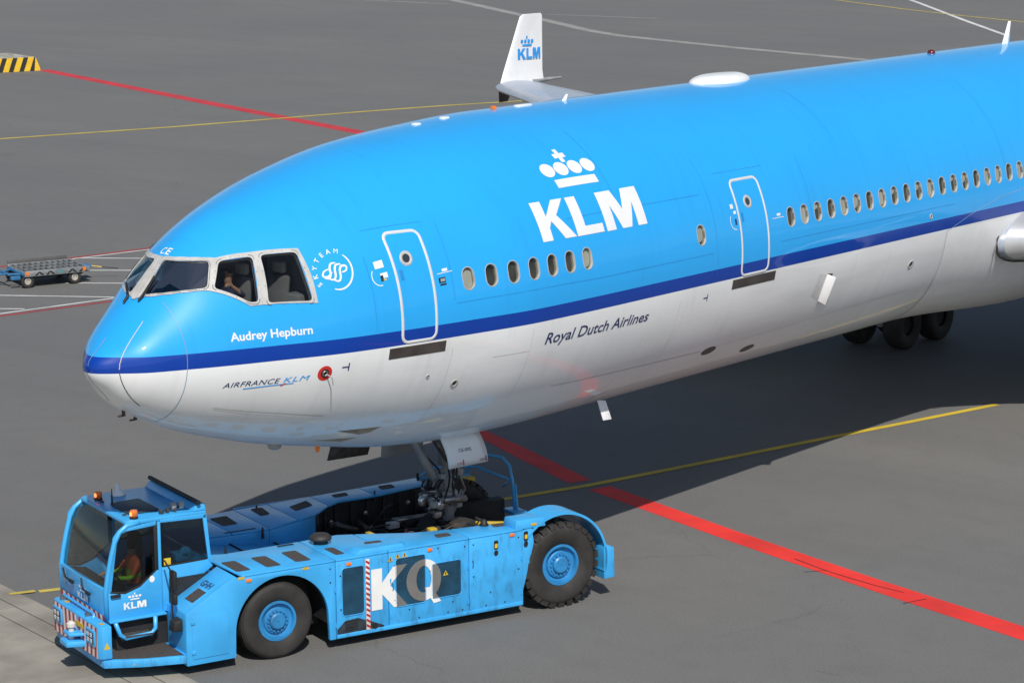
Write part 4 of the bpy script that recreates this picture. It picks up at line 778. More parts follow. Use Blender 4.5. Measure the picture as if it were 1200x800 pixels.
# decks
DK = [[(4.677, 0), (6.49, 0), (6.58, -1.40), (4.677, -1.42)], [(3.617, 0), (4.665, 0), (4.665, -1.42), (3.9, -1.46), (3.617, -1.34)], [(1.957, 0), (3.605, 0), (3.605, -1.33), (2.62, -.84), (1.957, -.69)], [(.80, 0), (1.945, 0), (1.945, -.68), (1.4, -.62), (.80, -.50)]]
for P in DK: plate('deck_plate', [(x, y - .001) for x, y in P], 1.607, ZD, TUGB, bevel=.016)
FD = [[(.70, -3.84), (.62, far(.62)), (1.94, far(1.94)), (1.94, -3.60)], [(1.955, -3.60), (1.955, far(1.955)), (3.05, far(3.05)), (3.05, -3.40), (2.75, -3.585)], [(3.065, -3.39), (3.065, far(3.065)), (4.0, far(4)), (4.0, -2.80), (3.55, -2.96)],
      [(4.015, -2.795), (4.015, far(4.015)), (4.72, far(4.72)), (4.72, -2.53)], [(4.735, -2.52), (4.735, far(4.735)), (5.45, far(5.45)), (5.45, -2.58)], [(5.465, -2.58), (5.465, far(5.465)), (6.5, far(6.5)), (6.5, -2.64)]]
for P in FD: plate('far_deck_plate', P, 1.607, ZD, TUGB, bevel=.012)
# sunken middle between the decks
mb = MB(); mb.prism([(6.5, -1.41, 1.45), (3.66, -1.45, 1.12), (3.6, -2.96, 1.12), (6.5, -2.63, 1.45)], [(6.5, -1.41, 1.56), (3.66, -1.45, 1.22), (3.6, -2.96, 1.22), (6.5, -2.63, 1.56)]); part(mb, 'middle_deck', TUGB, bevel=.01)
mb = MB(); mb.prism([(4.72, -2.535, 1.3), (3.56, -2.955, 1.15), (3.56, -3.0, 1.15), (4.72, -2.58, 1.3)], [(4.72, -2.535, 1.605), (3.56, -2.955, 1.605), (3.56, -3.0, 1.605), (4.72, -2.58, 1.605)]); part(mb, 'middle_wall', TUGB, bevel=.008)
mb = MB(); mb.prism([(4.73, -2.53, 1.3), (6.5, -2.63, 1.5), (6.5, -2.66, 1.5), (4.73, -2.57, 1.3)], [(4.73, -2.53, 1.605), (6.5, -2.63, 1.605), (6.5, -2.66, 1.605), (4.73, -2.57, 1.605)]); part(mb, 'middle_wall', TUGB, bevel=.006)
for x in (4.6, 5.5): mb = MB(); mb.box((x, -2.6, 1.2 + (x - 3.6) * .12), (x + .03, -1.45, 1.24 + (x - 3.6) * .12)); part(mb, 'middle_seam', CHAS, bevel=0)
# anti-slip mats
MATSLIP = [[(6.47, -.91), (6.20, -.89), (6.20, -.23), (6.47, -.23)], [(5.89, -.91), (5.61, -.89), (5.62, -.21), (5.90, -.22)], [(5.28, -.93), (5.0, -.92), (5.03, -.22), (5.32, -.24)], [(4.52, -.75), (4.34, -.74), (4.34, -.26), (4.52, -.26)],
           [(3.40, -.70), (3.73, -.74), (3.75, -.49), (3.44, -.50)], [(2.40, -.51), (2.12, -.49), (2.14, -.28), (2.45, -.28)], [(1.17, -.56), (.88, -.53), (.89, -.34), (1.19, -.35)],
           [(5.39, -3.72), (5.03, -3.74), (5.08, -3.12), (5.39, -3.10)], [(4.44, -3.94), (4.20, -3.93), (4.27, -3.42), (4.48, -3.39)], [(3.74, -3.70), (3.26, -3.94), (3.30, -3.57), (3.76, -3.36)], [(2.66, -4.06), (2.33, -4.08), (2.38, -3.86), (2.68, -3.85)], [(1.58, -4.18), (1.28, -4.17), (1.33, -3.91), (1.64, -3.90)]]
for P in MATSLIP:
    c_ = np.mean(np.array(P), 0); L = roundpoly(P, .05, 2); plate('anti_slip_mat', L, ZD - .002, ZD + .006, GRIP, bevel=0)
plate('deck_slot', [(5.57, -2.68), (4.95, -2.68), (4.95, -2.62), (5.57, -2.62)], ZD - .002, ZD + .005, CHAS, bevel=0); plate('deck_slot', [(5.15, -1.36), (4.84, -1.36), (4.84, -1.28), (5.15, -1.28)], ZD - .002, ZD + .006, CHAS, bevel=0)
# raised hatch, filler cap, posts
mb = MB(); mb.prism([(3.12, -.30, ZD), (4.28, -.46, ZD), (4.24, -.02, ZD), (3.22, -.02, ZD)], [(3.28, -.26, ZD + .09), (4.14, -.38, ZD + .09), (4.14, -.04, ZD + .09), (3.30, -.04, ZD + .09)]); part(mb, 'raised_hatch', TUGB, bevel=.012)
mb = MB(); mb.lathe([(.13, 0), (.13, .07), (.20, .08), (.205, .12), (.15, .17), (.05, .19)], 24, (4.40, -1.10, ZD)); part(mb, 'intake_cap', mat('intake_cap_black', (.03, .028, .026), .6), bevel=0, smooth=True)
mb = MB(); mb.lathe([(.09, 0), (.07, .04), (.05, .10), (.02, .12)], 14, (1.29, -.58, ZD)); part(mb, 'rubber_stop', BLACK, bevel=0, smooth=True)
for x, y in ((4.9, -2.45), (6.0, -1.7), (3.62, -2.75), (1.9, -3.7), (4.3, -3.95)):
    mb = MB(); mb.tube([(x, y, ZD - .15), (x, y, ZD + .06)], [.035, .015], 8); part(mb, 'deck_peg', BLACK, bevel=0)
# rear box over the wheel, fender and tail block on the near arm (mirrored on the far arm)
mb = MB(); mb.prism([(.97, -.46, ZD - .02), (.97, .0, ZD - .02), (.30, .0, ZD - .02), (.38, -.46, ZD - .02)], [(.93, -.44, 1.80), (.93, -.015, 1.80), (.34, -.015, 1.80), (.40, -.44, 1.80)]); part(mb, 'rear_locker', TUGB, bevel=.02)
for y0, y1 in ((0, -.62),):
    n = 26; a_ = np.radians(np.linspace(38, 196, n)); V = []
    for r in (.955, 1.0):
        for y in (y0, y1): V += [(-.05 + r * math.cos(a), y, .83 + r * math.sin(a)) for a in a_]
    F = []
    for i in range(n - 1):
        F += [(i, i + 1, n + i + 1, n + i), (2 * n + i, 3 * n + i, 3 * n + i + 1, 2 * n + i + 1), (i, 2 * n + i, 2 * n + i + 1, i + 1), (n + i, n + i + 1, 3 * n + i + 1, 3 * n + i)]
    F += [(0, n, 3 * n, 2 * n), (n - 1, 3 * n - 1, 4 * n - 1, 2 * n - 1)]
    o = obj('rear_fender', V, F, TUGB, TUG, angle=40); recalc(o.data)
    mb = MB(); mb.prism([(-.98, y0, .40), (-.98, y1, .40), (-1.22, y1, .42), (-1.22, y0, .42)], [(-.98, y0, 1.06), (-.98, y1, 1.06), (-1.20, y1, 1.0), (-1.20, y0, 1.0)]); part(mb, 'tail_block', TUGB2, bevel=.02)
# wheels
def tug_wheel(x, yo, r, w, ri, lugs, sgn):
    """sgn +1: outer face towards +y"""
    mb = MB(); yc = yo - sgn * w / 2
    mb.lathe([(ri * 1.0, sgn * w * .38), (ri * .98, sgn * w * .44), (ri * .86, sgn * w * .44), (ri * .80, sgn * w * .30), (ri * .66, sgn * w * .26), (ri * .64, sgn * w * .34), (ri * .60, sgn * w * .36), (.01, sgn * w * .36)], 40, (x, yc, r), 'Y', cap=False)
    o = mb.build('wheel', RIMB, TUG, angle=30)
    mb = MB(); mb.lathe([(ri * .40, 0), (ri * .40, sgn * .05), (ri * .34, sgn * .07), (.01, sgn * .07)], 28, (x, yc + sgn * w * .36, r), 'Y', cap=False); mb.build('hub', RIMB, o, angle=30)
    for k in range(16):
        a = k / 16 * 2 * math.pi; mb = MB(); mb.lathe([(.02, 0), (.02, sgn * .03)], 6, (x + ri * .50 * math.cos(a), yc + sgn * w * .36, r + ri * .50 * math.sin(a)), 'Y'); mb.build('wheel_nut', RIMB, o)
    mb = MB(); rr = r - (.035 if lugs else 0); mb.lathe(tyre_prof(rr, w, ri * .98), 64, (x, yc, r), 'Y', cap=False); t = mb.build('tyre', TYRE, o, smooth=True)
    if lugs:
        mb = MB()
        for k in range(lugs):
            for s in (-1, 1):
                a = (k + (.5 if s > 0 else 0)) / lugs * 2 * math.pi; da = .33 / lugs * 2 * math.pi; q = []
                for rad in (rr - .05, r):
                    for yy in (s * .03, s * w * (.47 if rad > rr else .505)):
                        for d_ in (-da, da): q.append((x + rad * math.cos(a + d_), yc + yy, r + rad * math.sin(a + d_)))
                mb.add(q, [(0, 1, 3, 2), (4, 6, 7, 5), (0, 4, 5, 1), (2, 3, 7, 6), (0, 2, 6, 4), (1, 5, 7, 3)])
        mb.build('tread_lugs', TYRE, o)['kind'] = 'stuff'
    else:
        mb = MB()
        for dy in (-.12, -.04, .04, .12): mb.lathe([(r - .012, dy - .012), (r + .003, dy - .012), (r + .003, dy + .012), (r - .012, dy + .012)], 64, (x, yc, r), 'Y', cap=False)
        mb.build('tread_ribs', TYRE, o)['kind'] = 'stuff'
tug_wheel(-.05, -.02, .815, .52, .40, 26, 1); tug_wheel(-.05, far(0) + .04, .815, .52, .40, 26, -1); tug_wheel(5.78, -.06, .69, .42, .37, 0, 1); tug_wheel(5.78, far(5.7) + .08, .69, .42, .37, 0, -1)
# flank details
def decal(name, loops, y, m, parent=TUG): V2, F2 = ngon2(loops); return obj(name, [(a, y, b) for a, b in V2], F2, m, parent)
for x0, x1, z0, z1 in ((4.12, 4.54, .60, 1.46), (2.87, 3.46, .60, 1.475), (2.13, 2.72, .63, 1.265)):
    g = decal('vent_mesh', [rrect(x0, x1, z0, z1, .05, 3)], .004, MESHG)
    L = rrect(x0 - .012, x1 + .012, z0 - .012, z1 + .012, .06, 3); mb = MB(); mb.tube([(a, .006, b) for a, b in L], .009, 6, closed=True); mb.build('vent_frame', TUGB2, g)
    for zz in (z0 + .12, z1 - .12): mb = MB(); mb.lathe([(.016, 0), (.012, .012)], 8, (x1 + .04, .0, zz), 'Y'); mb.build('vent_latch', CHAS, g)
    mb = MB()
    for k in range(int((z1 - z0) / .035)): mb.box((x0 + .02, .004, z0 + .02 + k * .035), (x1 - .02, .009, z0 + .028 + k * .035))
    mb.build('mesh_wires', MESHG, g)['kind'] = 'stuff'
def xmap(L, x0, x1, z0, z1): return [(x1 - a * (x1 - x0), z0 + b * (z1 - z0)) for a, b in L]   # reads left to right from the near side
KL = [(0, 0), (.30, 0), (.30, .36), (.62, 0), (1.0, 0), (.52, .55), (1.0, 1), (.62, 1), (.30, .64), (.30, 1), (0, 1)]
def clip_box(P, x0, x1, z0, z1):
    for ax, lim, sg in ((0, x0, 1), (0, x1, -1), (1, z0, 1), (1, z1, -1)):
        out = []
        for i in range(len(P)):
            a, b = P[i - 1], P[i]; ia, ib = (a[ax] - lim) * sg >= 0, (b[ax] - lim) * sg >= 0
            if ia != ib: t = (lim - a[ax]) / (b[ax] - a[ax]); out.append((a[0] + (b[0] - a[0]) * t, a[1] + (b[1] - a[1]) * t))
            if ib: out.append(b)
        P = out
        if not P: break
    return P
kp = xmap(KL, 3.24, 3.97, .60, 1.36); decal('fleet_letter_k', [kp], .012, TUGW)
qo = [(2.90 + .355 * math.cos(a), 1.005 + .385 * math.sin(a)) for a in np.radians(np.arange(0, 360, 10))]; qi = [(2.90 + .155 * math.cos(a), 1.02 + .25 * math.sin(a)) for a in np.radians(np.arange(0, 360, 12))]
decal('fleet_letter_q', [qo, qi], .012, TUGW); decal('fleet_letter_q_tail', [[(2.90, .86), (2.74, .86), (2.55, .56), (2.70, .54)]], .0125, TUGW)
# the same letters read greyer where they cross the vent mesh
for x0, x1, z0, z1 in ((2.87, 3.46, .60, 1.475), (2.13, 2.72, .63, 1.265)):
    c_ = clip_box(kp, x0, x1, z0, z1)
    if len(c_) > 2: decal('fleet_letter_k_on_mesh', [c_], .0145, MESHGR)
    seg = []
    for i in range(36):
        a0, a1 = math.radians(i * 10), math.radians(i * 10 + 10); quad = [(2.90 + .355 * math.cos(a0), 1.005 + .385 * math.sin(a0)), (2.90 + .355 * math.cos(a1), 1.005 + .385 * math.sin(a1)), (2.90 + .155 * math.cos(a1), 1.02 + .25 * math.sin(a1)), (2.90 + .155 * math.cos(a0), 1.02 + .25 * math.sin(a0))]
        q = clip_box(quad, x0, x1, z0, z1)
        if len(q) > 2: seg.append(q)
    mb = MB()
    for q in seg: mb.add([(a, .0145, b) for a, b in q], [tuple(range(len(q)))])
    if seg: mb.build('fleet_letter_q_on_mesh', MESHGR, TUG)
    q = clip_box([(2.90, .86), (2.74, .86), (2.55, .56), (2.70, .54)], x0, x1, z0, z1)
    if len(q) > 2: decal('fleet_letter_q_on_mesh', [q], .0148, MESHGR)
mb = MB(); mb.box((4.005, .0, .27), (4.085, .028, 1.57)); pole = part(mb, 'warning_strip', TWHT, bevel=.006)
for k in range(13):
    z = .29 + k * .098; decal('red_band', [[(4.005, z), (4.085, z + .05), (4.085, z + .098), (4.005, z + .048)]], .030, TREDW, pole)
for x, z in ((4.41, 1.535), (2.77, 1.545), (1.04, 1.565), (6.36, 1.54)): mb = MB(); mb.box((x - .05, 0, z - .03), (x + .05, .02, z + .03)); part(mb, 'side_marker_light', ORAN, bevel=.008)
for x, z in ((5.26, 1.585), (.57, 1.70), (6.50, 1.60), (7.08, .86)): mb = MB(); mb.box((x - .06, 0, z - .022), (x + .06, .008, z + .022)); part(mb, 'yellow_reflector', YELP, bevel=0)
mb = MB(); mb.box((7.02, 0, .70), (7.15, .012, .79)); part(mb, 'red_reflector', mat('red_reflector', (.25, .01, .008), .3), bevel=.004)
for x, z in ((3.58, 1.50), (3.43, 1.535), (3.29, 1.54), (2.45, 1.07)):
    decal('warning_triangle', [[(x - .055, z - .045), (x + .055, z - .045), (x, z + .05)]], .016, YELP); decal('warning_triangle_mark', [[(x - .012, z - .03), (x + .012, z - .03), (x + .008, z + .02), (x - .008, z + .02)]], .018, BLACK)
for x, z in ((1.38, 1.35), (.74, 1.43)):
    decal('switch_recess', [rrect(x - .045, x + .045, z - .01, z + .16, .02, 2)], .004, BLACK); decal('switch_lamp', [rrect(x - .03, x + .03, z + .02, z + .10, .01, 2)], .010, mat('yellow_switch', (.75, .48, .03), .3, coat=.5)); decal('switch_knob', [[(x + .045 * math.cos(a), z - .075 + .055 * math.sin(a)) for a in np.radians(np.arange(0, 360, 20))]], .006, BLACK)
decal('exhaust_soot', [[(4.66, .20), (3.70, .20), (3.72, .30), (3.95, .40), (4.25, .52), (4.5, .50), (4.66, .36)]], .003, mat('soot', (.018, .03, .04), .8, var=.5, scale=6))
mb = MB(); mb.tube([(3.91, -.05, .32), (3.91, .03, .32)], .05, 12); part(mb, 'exhaust_outlet', BLACK, bevel=0)
for k in range(4): mb = MB(); mb.box((4.25, 0, .32 + k * .05), (4.5, .012, .345 + k * .05)); part(mb, 'louvre', CHAS, bevel=0)
for x in (4.69, 3.58, 1.98, .84):
    for z in (.45, 1.1): mb = MB(); mb.tube([(x, .012, z - .04), (x, .012, z + .04)], .014, 8); part(mb, 'hinge', TUGB, bevel=0)
for x, z in ((3.0, .32), (2.4, .32), (1.6, .32), (1.2, .32), (2.1, .32), (1.86, 1.5), (1.86, .9), (.9, 1.5), (.9, .9), (3.52, 1.2), (3.52, .7), (2.04, 1.5), (2.6, 1.55), (3.2, .5), (2.3, .5), (1.5, .55), (4.78, 1.5), (4.78, 1.25)): mb = MB(); mb.lathe([(.016, 0), (.012, .01)], 8, (x, 0, z), 'Y'); part(mb, 'panel_bolt', CHAS, bevel=0)
for x, z in ((1.88, 1.15), (3.54, .98)): mb = MB(); mb.tube([(x, .0, z - .06), (x, .035, z - .05), (x, .035, z + .05), (x, .0, z + .06)], .009, 6); part(mb, 'panel_handle', STEEL, bevel=0)
wallp('sill_rail', [(.82, .20), (4.66, .20), (4.66, .27), (.82, .27)], -.05, .012, TUGB2, bevel=.006)
# front nose of the near flank: sloped hood, front face, hatch
mb = MB(); mb.prism([(7.55, 0, 1.05), (7.55, -.78, 1.05), (6.55, -.78, 1.57), (6.55, 0, 1.57)], [(7.55, -.001, 1.125), (7.55, -.78, 1.125), (6.60, -.78, 1.645), (6.60, -.001, 1.645)]); part(mb, 'sloped_hood', TUGB, bevel=.012)
def hood(s, y, d=.006): x = 7.55 - s * .95; z = 1.125 + s * .52; return (x + d * .48, y, z + d * .88)
obj('hood_step', [hood(.22, -.20), hood(.50, -.20), hood(.50, -.52), hood(.22, -.52)], [(0, 1, 2, 3)], GRIP, TUG)
V2, F2, w = text2('GHH', .02); obj('maker_lettering', [hood(.56 + .13 * b, -.60 + .36 * a / w, .008) for a, b in V2], F2, DECN, TUG)
mb = MB(); mb.box((7.47, -.80, .19), (7.56, -.005, 1.12)); part(mb, 'front_flank_face', TUGB, bevel=.015)
wallp('flank_door', [(6.78, .30), (7.45, .30), (7.45, 1.06), (6.78, 1.06)], .0, .014, TUGB, bevel=.006)
for z in (.42, .95): mb = MB(); mb.box((7.40, .0, z - .03), (7.47, .03, z + .03)); part(mb, 'hinge', TUGB, bevel=.006)
mb = MB(); mb.prism([(7.58, -.35, .80), (7.58, -.08, .80), (7.75, -.12, .80), (7.75, -.33, .80)], [(7.58, -.35, 1.02), (7.58, -.08, 1.02), (7.72, -.12, .98), (7.72, -.33, .98)]); part(mb, 'black_lamp_box', BLACK, bevel=.02)
# low front platform
pf = plate('front_platform', [(7.58, .03), (8.25, -.16), (8.90, -.46), (8.90, -2.6), (7.4, -2.75), (7.4, -.3)], .26, .40, TUGB2, bevel=.012)
plate('platform_tread', [(7.60, -.03), (8.25, -.22), (8.84, -.52), (8.84, -1.2), (7.6, -1.2)], .401, .407, GRIP, TUG, bevel=0)
decal('warning_triangle', [[(8.45, .30), (8.36, .30), (8.405, .38)]], -.24, YELP)
# bumper
bp_ = MB(); bp_.flat([(8.74, -.44), (8.90, -.44), (8.97, -.52), (8.97, -2.50), (8.90, -2.58), (8.74, -2.58)], .42, 1.0); BMP = part(bp_, 'front_bumper', TUGB, bevel=.02)
for k in range(11):
    y = -2.50 + k * .182; sk = .05 if k > 5 else -.05
    for j, (m_, nm) in enumerate(((TREDW, 'red_chevron'), (TWHT, 'white_chevron'))):
        a = y + j * .091; b_ = a + .091; P = clip_box([(a, .43), (b_, .43), (b_ + sk, .97), (a + sk, .97)], -2.50, -.52, .43, .97)
        if len(P) > 2: obj(nm, [(8.974, q[0], q[1]) for q in P], [tuple(range(len(P)))], m_, BMP)
for y in (-2.30, -.80):
    mb = MB(); mb.box((8.96, y - .20, .62), (9.0, y + .20, .90)); hl = part(mb, 'headlamp_housing', TUGB, BMP, bevel=.015)
    mb = MB(); mb.box((8.995, y - .15, .66), (9.004, y + .15, .86)); part(mb, 'headlamp_recess', BLACK, hl, bevel=0) if False else mb.build('headlamp_recess', BLACK, BMP)
    for dy in (-.07, .07):
        for dz in (.71, .81): mb = MB(); mb.box((9.002, y + dy - .045, dz - .04), (9.02, y + dy + .045, dz + .04)); mb.build('headlamp', LENS, BMP, .01)
mb = MB(); mb.flat([(8.97, -1.62), (9.28, -1.50), (9.28, -1.18), (8.97, -1.06)], .50, .60); mb.flat([(8.97, -1.58), (9.22, -1.48), (9.22, -1.20), (8.97, -1.10)], .68, .74); part(mb, 'tow_coupling', TUGB, bevel=.02)
mb = MB(); mb.lathe([(.05, .48), (.05, .80), (.08, .82), (.08, .88), (.03, .92)], 14, (9.12, -1.34, 0)); part(mb, 'coupling_pin', mat('pin_white', (.6, .58, .55), .5), bevel=.0)
mb = MB(); mb.box((8.974, -1.50, .80), (8.985, -1.15, .88)); part(mb, 'number_plate', YELP, BMP, bevel=0)
mb = MB(); mb.tube([(8.80, -2.45, 1.0), (8.80, -2.45, 1.06), (8.80, -1.1, 1.06), (8.80, -1.1, 1.0)], .025, 8); part(mb, 'bumper_bar', TUGB, bevel=0)
for y in (-2.35, -1.2): mb = MB(); mb.lathe([(.05, -.03), (.05, .03)], 12, (8.86, y, 1.03), 'Y'); part(mb, 'bar_roller', STEEL, bevel=0)
for y in (-2.2, -.65): plate('bumper_sticker', [(8.80, y - .06), (8.88, y - .06), (8.88, y + .06), (8.80, y + .06)], 1.001, 1.003, YELP, BMP, bevel=0)
decal('warning_triangle', [[(8.90, .60), (8.78, .60), (8.84, .72)]], -.437, YELP)
# ---- cab
CY0, CY1 = -.80, -2.88
def cabside(y, s):
    """one side of the cab; s = +1 near side. thin pieces around the glass"""
    t = -.05 * s
    W_ = lambda nm, P, m=TUGB, d=0.0, th=t, par=TUG: wallp(nm, P, y + d * s, y + d * s + th, m, par, .008)
    dr = W_('cab_door', [(8.635, .97), (8.655, 1.45), (8.60, 1.47), (8.32, 1.42), (8.05, 1.50), (7.73, 1.74), (7.66, 1.74), (7.66, .98)])
    W_('door_frame', [(8.655, 1.45), (8.50, 2.42), (8.40, 2.54), (8.28, 2.57), (8.28, 2.50), (8.37, 2.47), (8.43, 2.39), (8.575, 1.47)], par=TUG)
    W_('door_frame', [(8.30, 2.575), (8.30, 2.505), (7.71, 2.54), (7.71, 2.61)]); W_('door_frame', [(7.755, 1.74), (7.755, 2.55), (7.69, 2.55), (7.69, 1.74)], CHAS, .002)
    W_('cab_pillar', [(7.685, .98), (7.685, 2.6), (7.63, 2.6), (7.63, .98)], TUGB, .004)
    W_('cab_rear_panel', [(7.625, .98), (7.625, 1.77), (6.75, 1.79), (6.66, 1.66), (7.2, 1.30), (7.5, .98)])
    W_('cab_pillar', [(6.83, 2.60), (6.75, 1.79), (6.68, 1.70), (6.76, 2.62)]); W_('cab_top_rail', [(7.63, 2.57), (7.63, 2.64), (6.76, 2.62), (6.76, 2.535)])
    gl = lambda nm, P, par: wallp(nm, P, y - .02 * s, y - .028 * s, TUGG, par, 0)
    gl('door_glass', [(8.59, 1.46), (8.44, 2.40), (8.37, 2.48), (8.28, 2.51), (7.745, 2.54), (7.745, 1.76), (8.05, 1.53), (8.32, 1.45)], dr)
    gl('rear_side_glass', [(7.64, 1.775), (7.64, 2.575), (6.83, 2.54), (6.755, 1.79)], TUG)
    W_('glass_seal', [(7.60, 1.775), (7.60, 1.80), (6.78, 1.815), (6.77, 1.79)], BLACK, .003)
    W_('glass_seal', [(8.60, 1.455), (8.32, 1.405), (8.04, 1.49), (7.73, 1.73), (7.73, 1.755), (8.05, 1.52), (8.32, 1.44), (8.595, 1.49)], BLACK, .004)
    return dr
dr = cabside(CY0, 1); cabside(CY1, -1)
# windscreen, curved back at the top
zs = [(8.655, 1.52), (8.61, 1.75), (8.55, 2.05), (8.47, 2.32), (8.38, 2.48), (8.28, 2.57)]; n = 9; V = []
for x, z in zs:
    for k in range(n): u = k / (n - 1); V.append((x - .05 * (2 * u - 1) ** 2 + .03, CY1 + .05 + (CY0 - CY1 - .10) * u, z))
obj('windscreen', V, [(i * n + k, i * n + k + 1, (i + 1) * n + k + 1, (i + 1) * n + k) for i in range(len(zs) - 1) for k in range(n - 1)], TUGG, TUG, smooth=True)
for y in (CY0 - .03, CY1 + .03):
    mb = MB(); mb.tube([(8.66, y, .95), (8.665, y, 1.5), (8.62, y, 1.75), (8.55, y, 2.06), (8.47, y, 2.34), (8.38, y, 2.50), (8.24, y, 2.60), (8.0, y, 2.63)], .045, 10); part(mb, 'front_pillar', TUGB, bevel=0, smooth=True)
mb = MB(); mb.prism([(8.69, CY1 + .02, .90), (8.69, CY0 - .02, .90), (8.60, CY0 - .02, .90), (8.60, CY1 + .02, .90)], [(8.70, CY1 + .02, 1.53), (8.70, CY0 - .02, 1.53), (8.62, CY0 - .02, 1.53), (8.62, CY1 + .02, 1.53)]); FP = part(mb, 'cab_front_panel', TUGB, bevel=.02)
n_ = 19
for k in range(n_):
    y = CY1 + .04 + k * (CY0 - CY1 - .08) / n_; w = (CY0 - CY1 - .08) / n_; sk = .05 if k > n_ / 2 else .05
    obj('red_chevron' if k % 2 == 0 else 'white_chevron', [(8.702, y + sk, .91), (8.702, y + w + sk if k < n_ - 1 else y + w, .91), (8.704, y + w, 1.06), (8.704, y, 1.06)], [(0, 1, 2, 3)], TREDW if k % 2 == 0 else TWHT, FP)
def fy(y, z, d=.008): return (8.70 + (z - .9) / .63 * .01 + d, y, z)
for lp, y0, y1 in ((LK, -2.02, -1.88), (LL, -1.86, -1.75), (LM_, -1.73, -1.55)): V2, F2 = ngon2([lp]); obj('front_letter', [fy(y0 + (y1 - y0) * a, 1.12 + .11 * b) for a, b in V2], F2, TUGW, FP)
def crown(f, s, parent, m=TUGW):
    obj('crown_mark', [f(a * s, b * s) for a, b in ((-.5, 0), (.5, 0), (.5, .14), (-.5, .14))], [(0, 1, 2, 3)], m, parent)
    for k in range(4): V2, F2 = ngon2([[(math.cos(a), math.sin(a)) for a in np.radians(np.arange(0, 360, 30))]]); obj('crown_mark', [f((-.57 + .38 * k + .15 * a) * s, (.36 + .13 * b) * s) for a, b in V2], F2, m, parent)
    obj('crown_mark', [f(a * s, b * s) for a, b in ((-.06, .52), (.06, .52), (.06, .74), (-.06, .74))], [(0, 1, 2, 3)], m, parent)
crown(lambda a, b: fy(-1.78 + a, 1.26 + b), .22, FP)
mb = MB(); rnd = random.Random(3)
lion = [(.0, .0), (.05, .02), (.06, .07), (.10, .08), (.09, .13), (.13, .17), (.09, .19), (.11, .26), (.06, .24), (.04, .28), (.0, .25), (-.04, .22), (-.01, .17), (-.06, .14), (-.03, .10), (-.07, .06), (-.02, .05)]
V2, F2 = ngon2([lion]); obj('front_emblem', [fy(-2.62 + a, 1.20 + b) for a, b in V2], F2, mat('pale_blue_mark', (.35, .5, .65), .5), FP)
for (y0, z0), (y1, z1) in (((-2.6, 1.50), (-2.2, 1.36)), ((-1.75, 1.52), (-1.45, 1.33))):
    mb = MB(); mb.tube([(8.74, y0, z0), (8.76, (y0 + y1) / 2 - .05, (z0 + z1) / 2 - .05), (8.76, y1, z1)], .018, 6); mb.box((8.73, y1 - .09, z1 - .03), (8.77, y1 + .09, z1 + .02)); part(mb, 'wiper', BLACK, bevel=0)
# door lettering
def fd(x, z): return (x, CY0 + .006, z)
for lp, x0, x1 in ((LK, 8.36, 8.235), (LL, 8.225, 8.125), (LM_, 8.11, 7.94)): V2, F2 = ngon2([lp]); obj('door_letter', [fd(x0 + (x1 - x0) * a, 1.13 + .12 * b) for a, b in V2], F2, TUGW, dr)
crown(lambda a, b: fd(8.15 - a, 1.285 + b), .17, dr)
decal('door_badge', [[(7.82 + .05 * math.cos(a), 1.60 + .06 * math.sin(a)) for a in np.radians(np.arange(0, 360, 20))]], CY0 + .006, TUGW, dr)
mb = MB(); mb.box((8.60, CY0, 1.38), (8.42, CY0 + .05, 1.43)); part(mb, 'door_handle', BLACK, bevel=.01)
# roof
RP = [(8.26, CY1 + .02), (8.30, CY0 - .06), (8.26, CY0 - .01), (6.78, CY0 - .01), (6.74, CY1 + .01), (8.2, CY1 + .0)]
mb = MB(); mb.flat([(8.27, CY1 + .06), (8.27, CY0 - .06), (8.20, CY0), (6.76, CY0), (6.74, CY1), (8.20, CY1)], 2.60, 2.68); RF = part(mb, 'cab_roof', TUGB, bevel=.03)
plate('roof_hatch', roundpoly([(8.06, -2.02), (7.48, -2.06), (7.47, -1.18), (8.05, -1.15)], .08, 3), 2.68, 2.715, mat('tinted_hatch', (.030, .042, .062), .55), TUG, bevel=.012)
for x, y in ((8.08, -2.46), (8.06, -.93)):
    mb = MB(); mb.lathe([(.075, 2.68), (.075, 2.71)], 18, (x, y, 0)); bc = part(mb, 'beacon', BLACK, bevel=0)
    mb = MB(); mb.lathe([(.068, 2.71), (.07, 2.80), (.06, 2.83), (.02, 2.835)], 18, (x, y, 0)); part(mb, 'beacon_lens', AMBER, bc, bevel=0, smooth=True)
    mb = MB(); mb.lathe([(.01, 2.73), (.028, 2.75), (.028, 2.79), (.01, 2.81)], 10, (x + .055, y + .02, 0)); mb.build('beacon_flash', mat('beacon_flash', (1.0, .18, .04), .4, emit=3.0), bc, smooth=True)
mb = MB(); mb.lathe([(.14, 2.68), (.13, 2.71), (.075, 2.76), (.05, 2.80), (.045, 2.87), (.02, 2.885)], 20, (7.66, -2.58, 0)); part(mb, 'antenna_dome', mat('antenna_white', (.85, .86, .86), .6), bevel=0, smooth=True)
for x, y, h in ((8.02, -1.98, .30), (7.15, -.35, .0)):
    if h: mb = MB(); mb.tube([(x, y, 2.68), (x + .0, y, 2.68 + h)], [.02, .006], 6); part(mb, 'whip_antenna', BLACK, bevel=0)
for x, y in ((8.1, -2.25), (8.12, -1.2)): mb = MB(); mb.box((x - .03, y - .03, 2.68), (x + .03, y + .03, 2.71)); part(mb, 'roof_fitting', SCUFF, bevel=.005)
mb = MB(); mb.prism([(7.02, CY1, 2.68), (7.02, CY0, 2.68), (6.76, CY0, 2.68), (6.76, CY1, 2.68)], [(6.92, CY1 + .02, 2.79), (6.92, CY0 - .02, 2.79), (6.78, CY0 - .02, 2.80), (6.78, CY1 + .02, 2.80)]); part(mb, 'roof_rear_ridge', TUGB, bevel=.015)
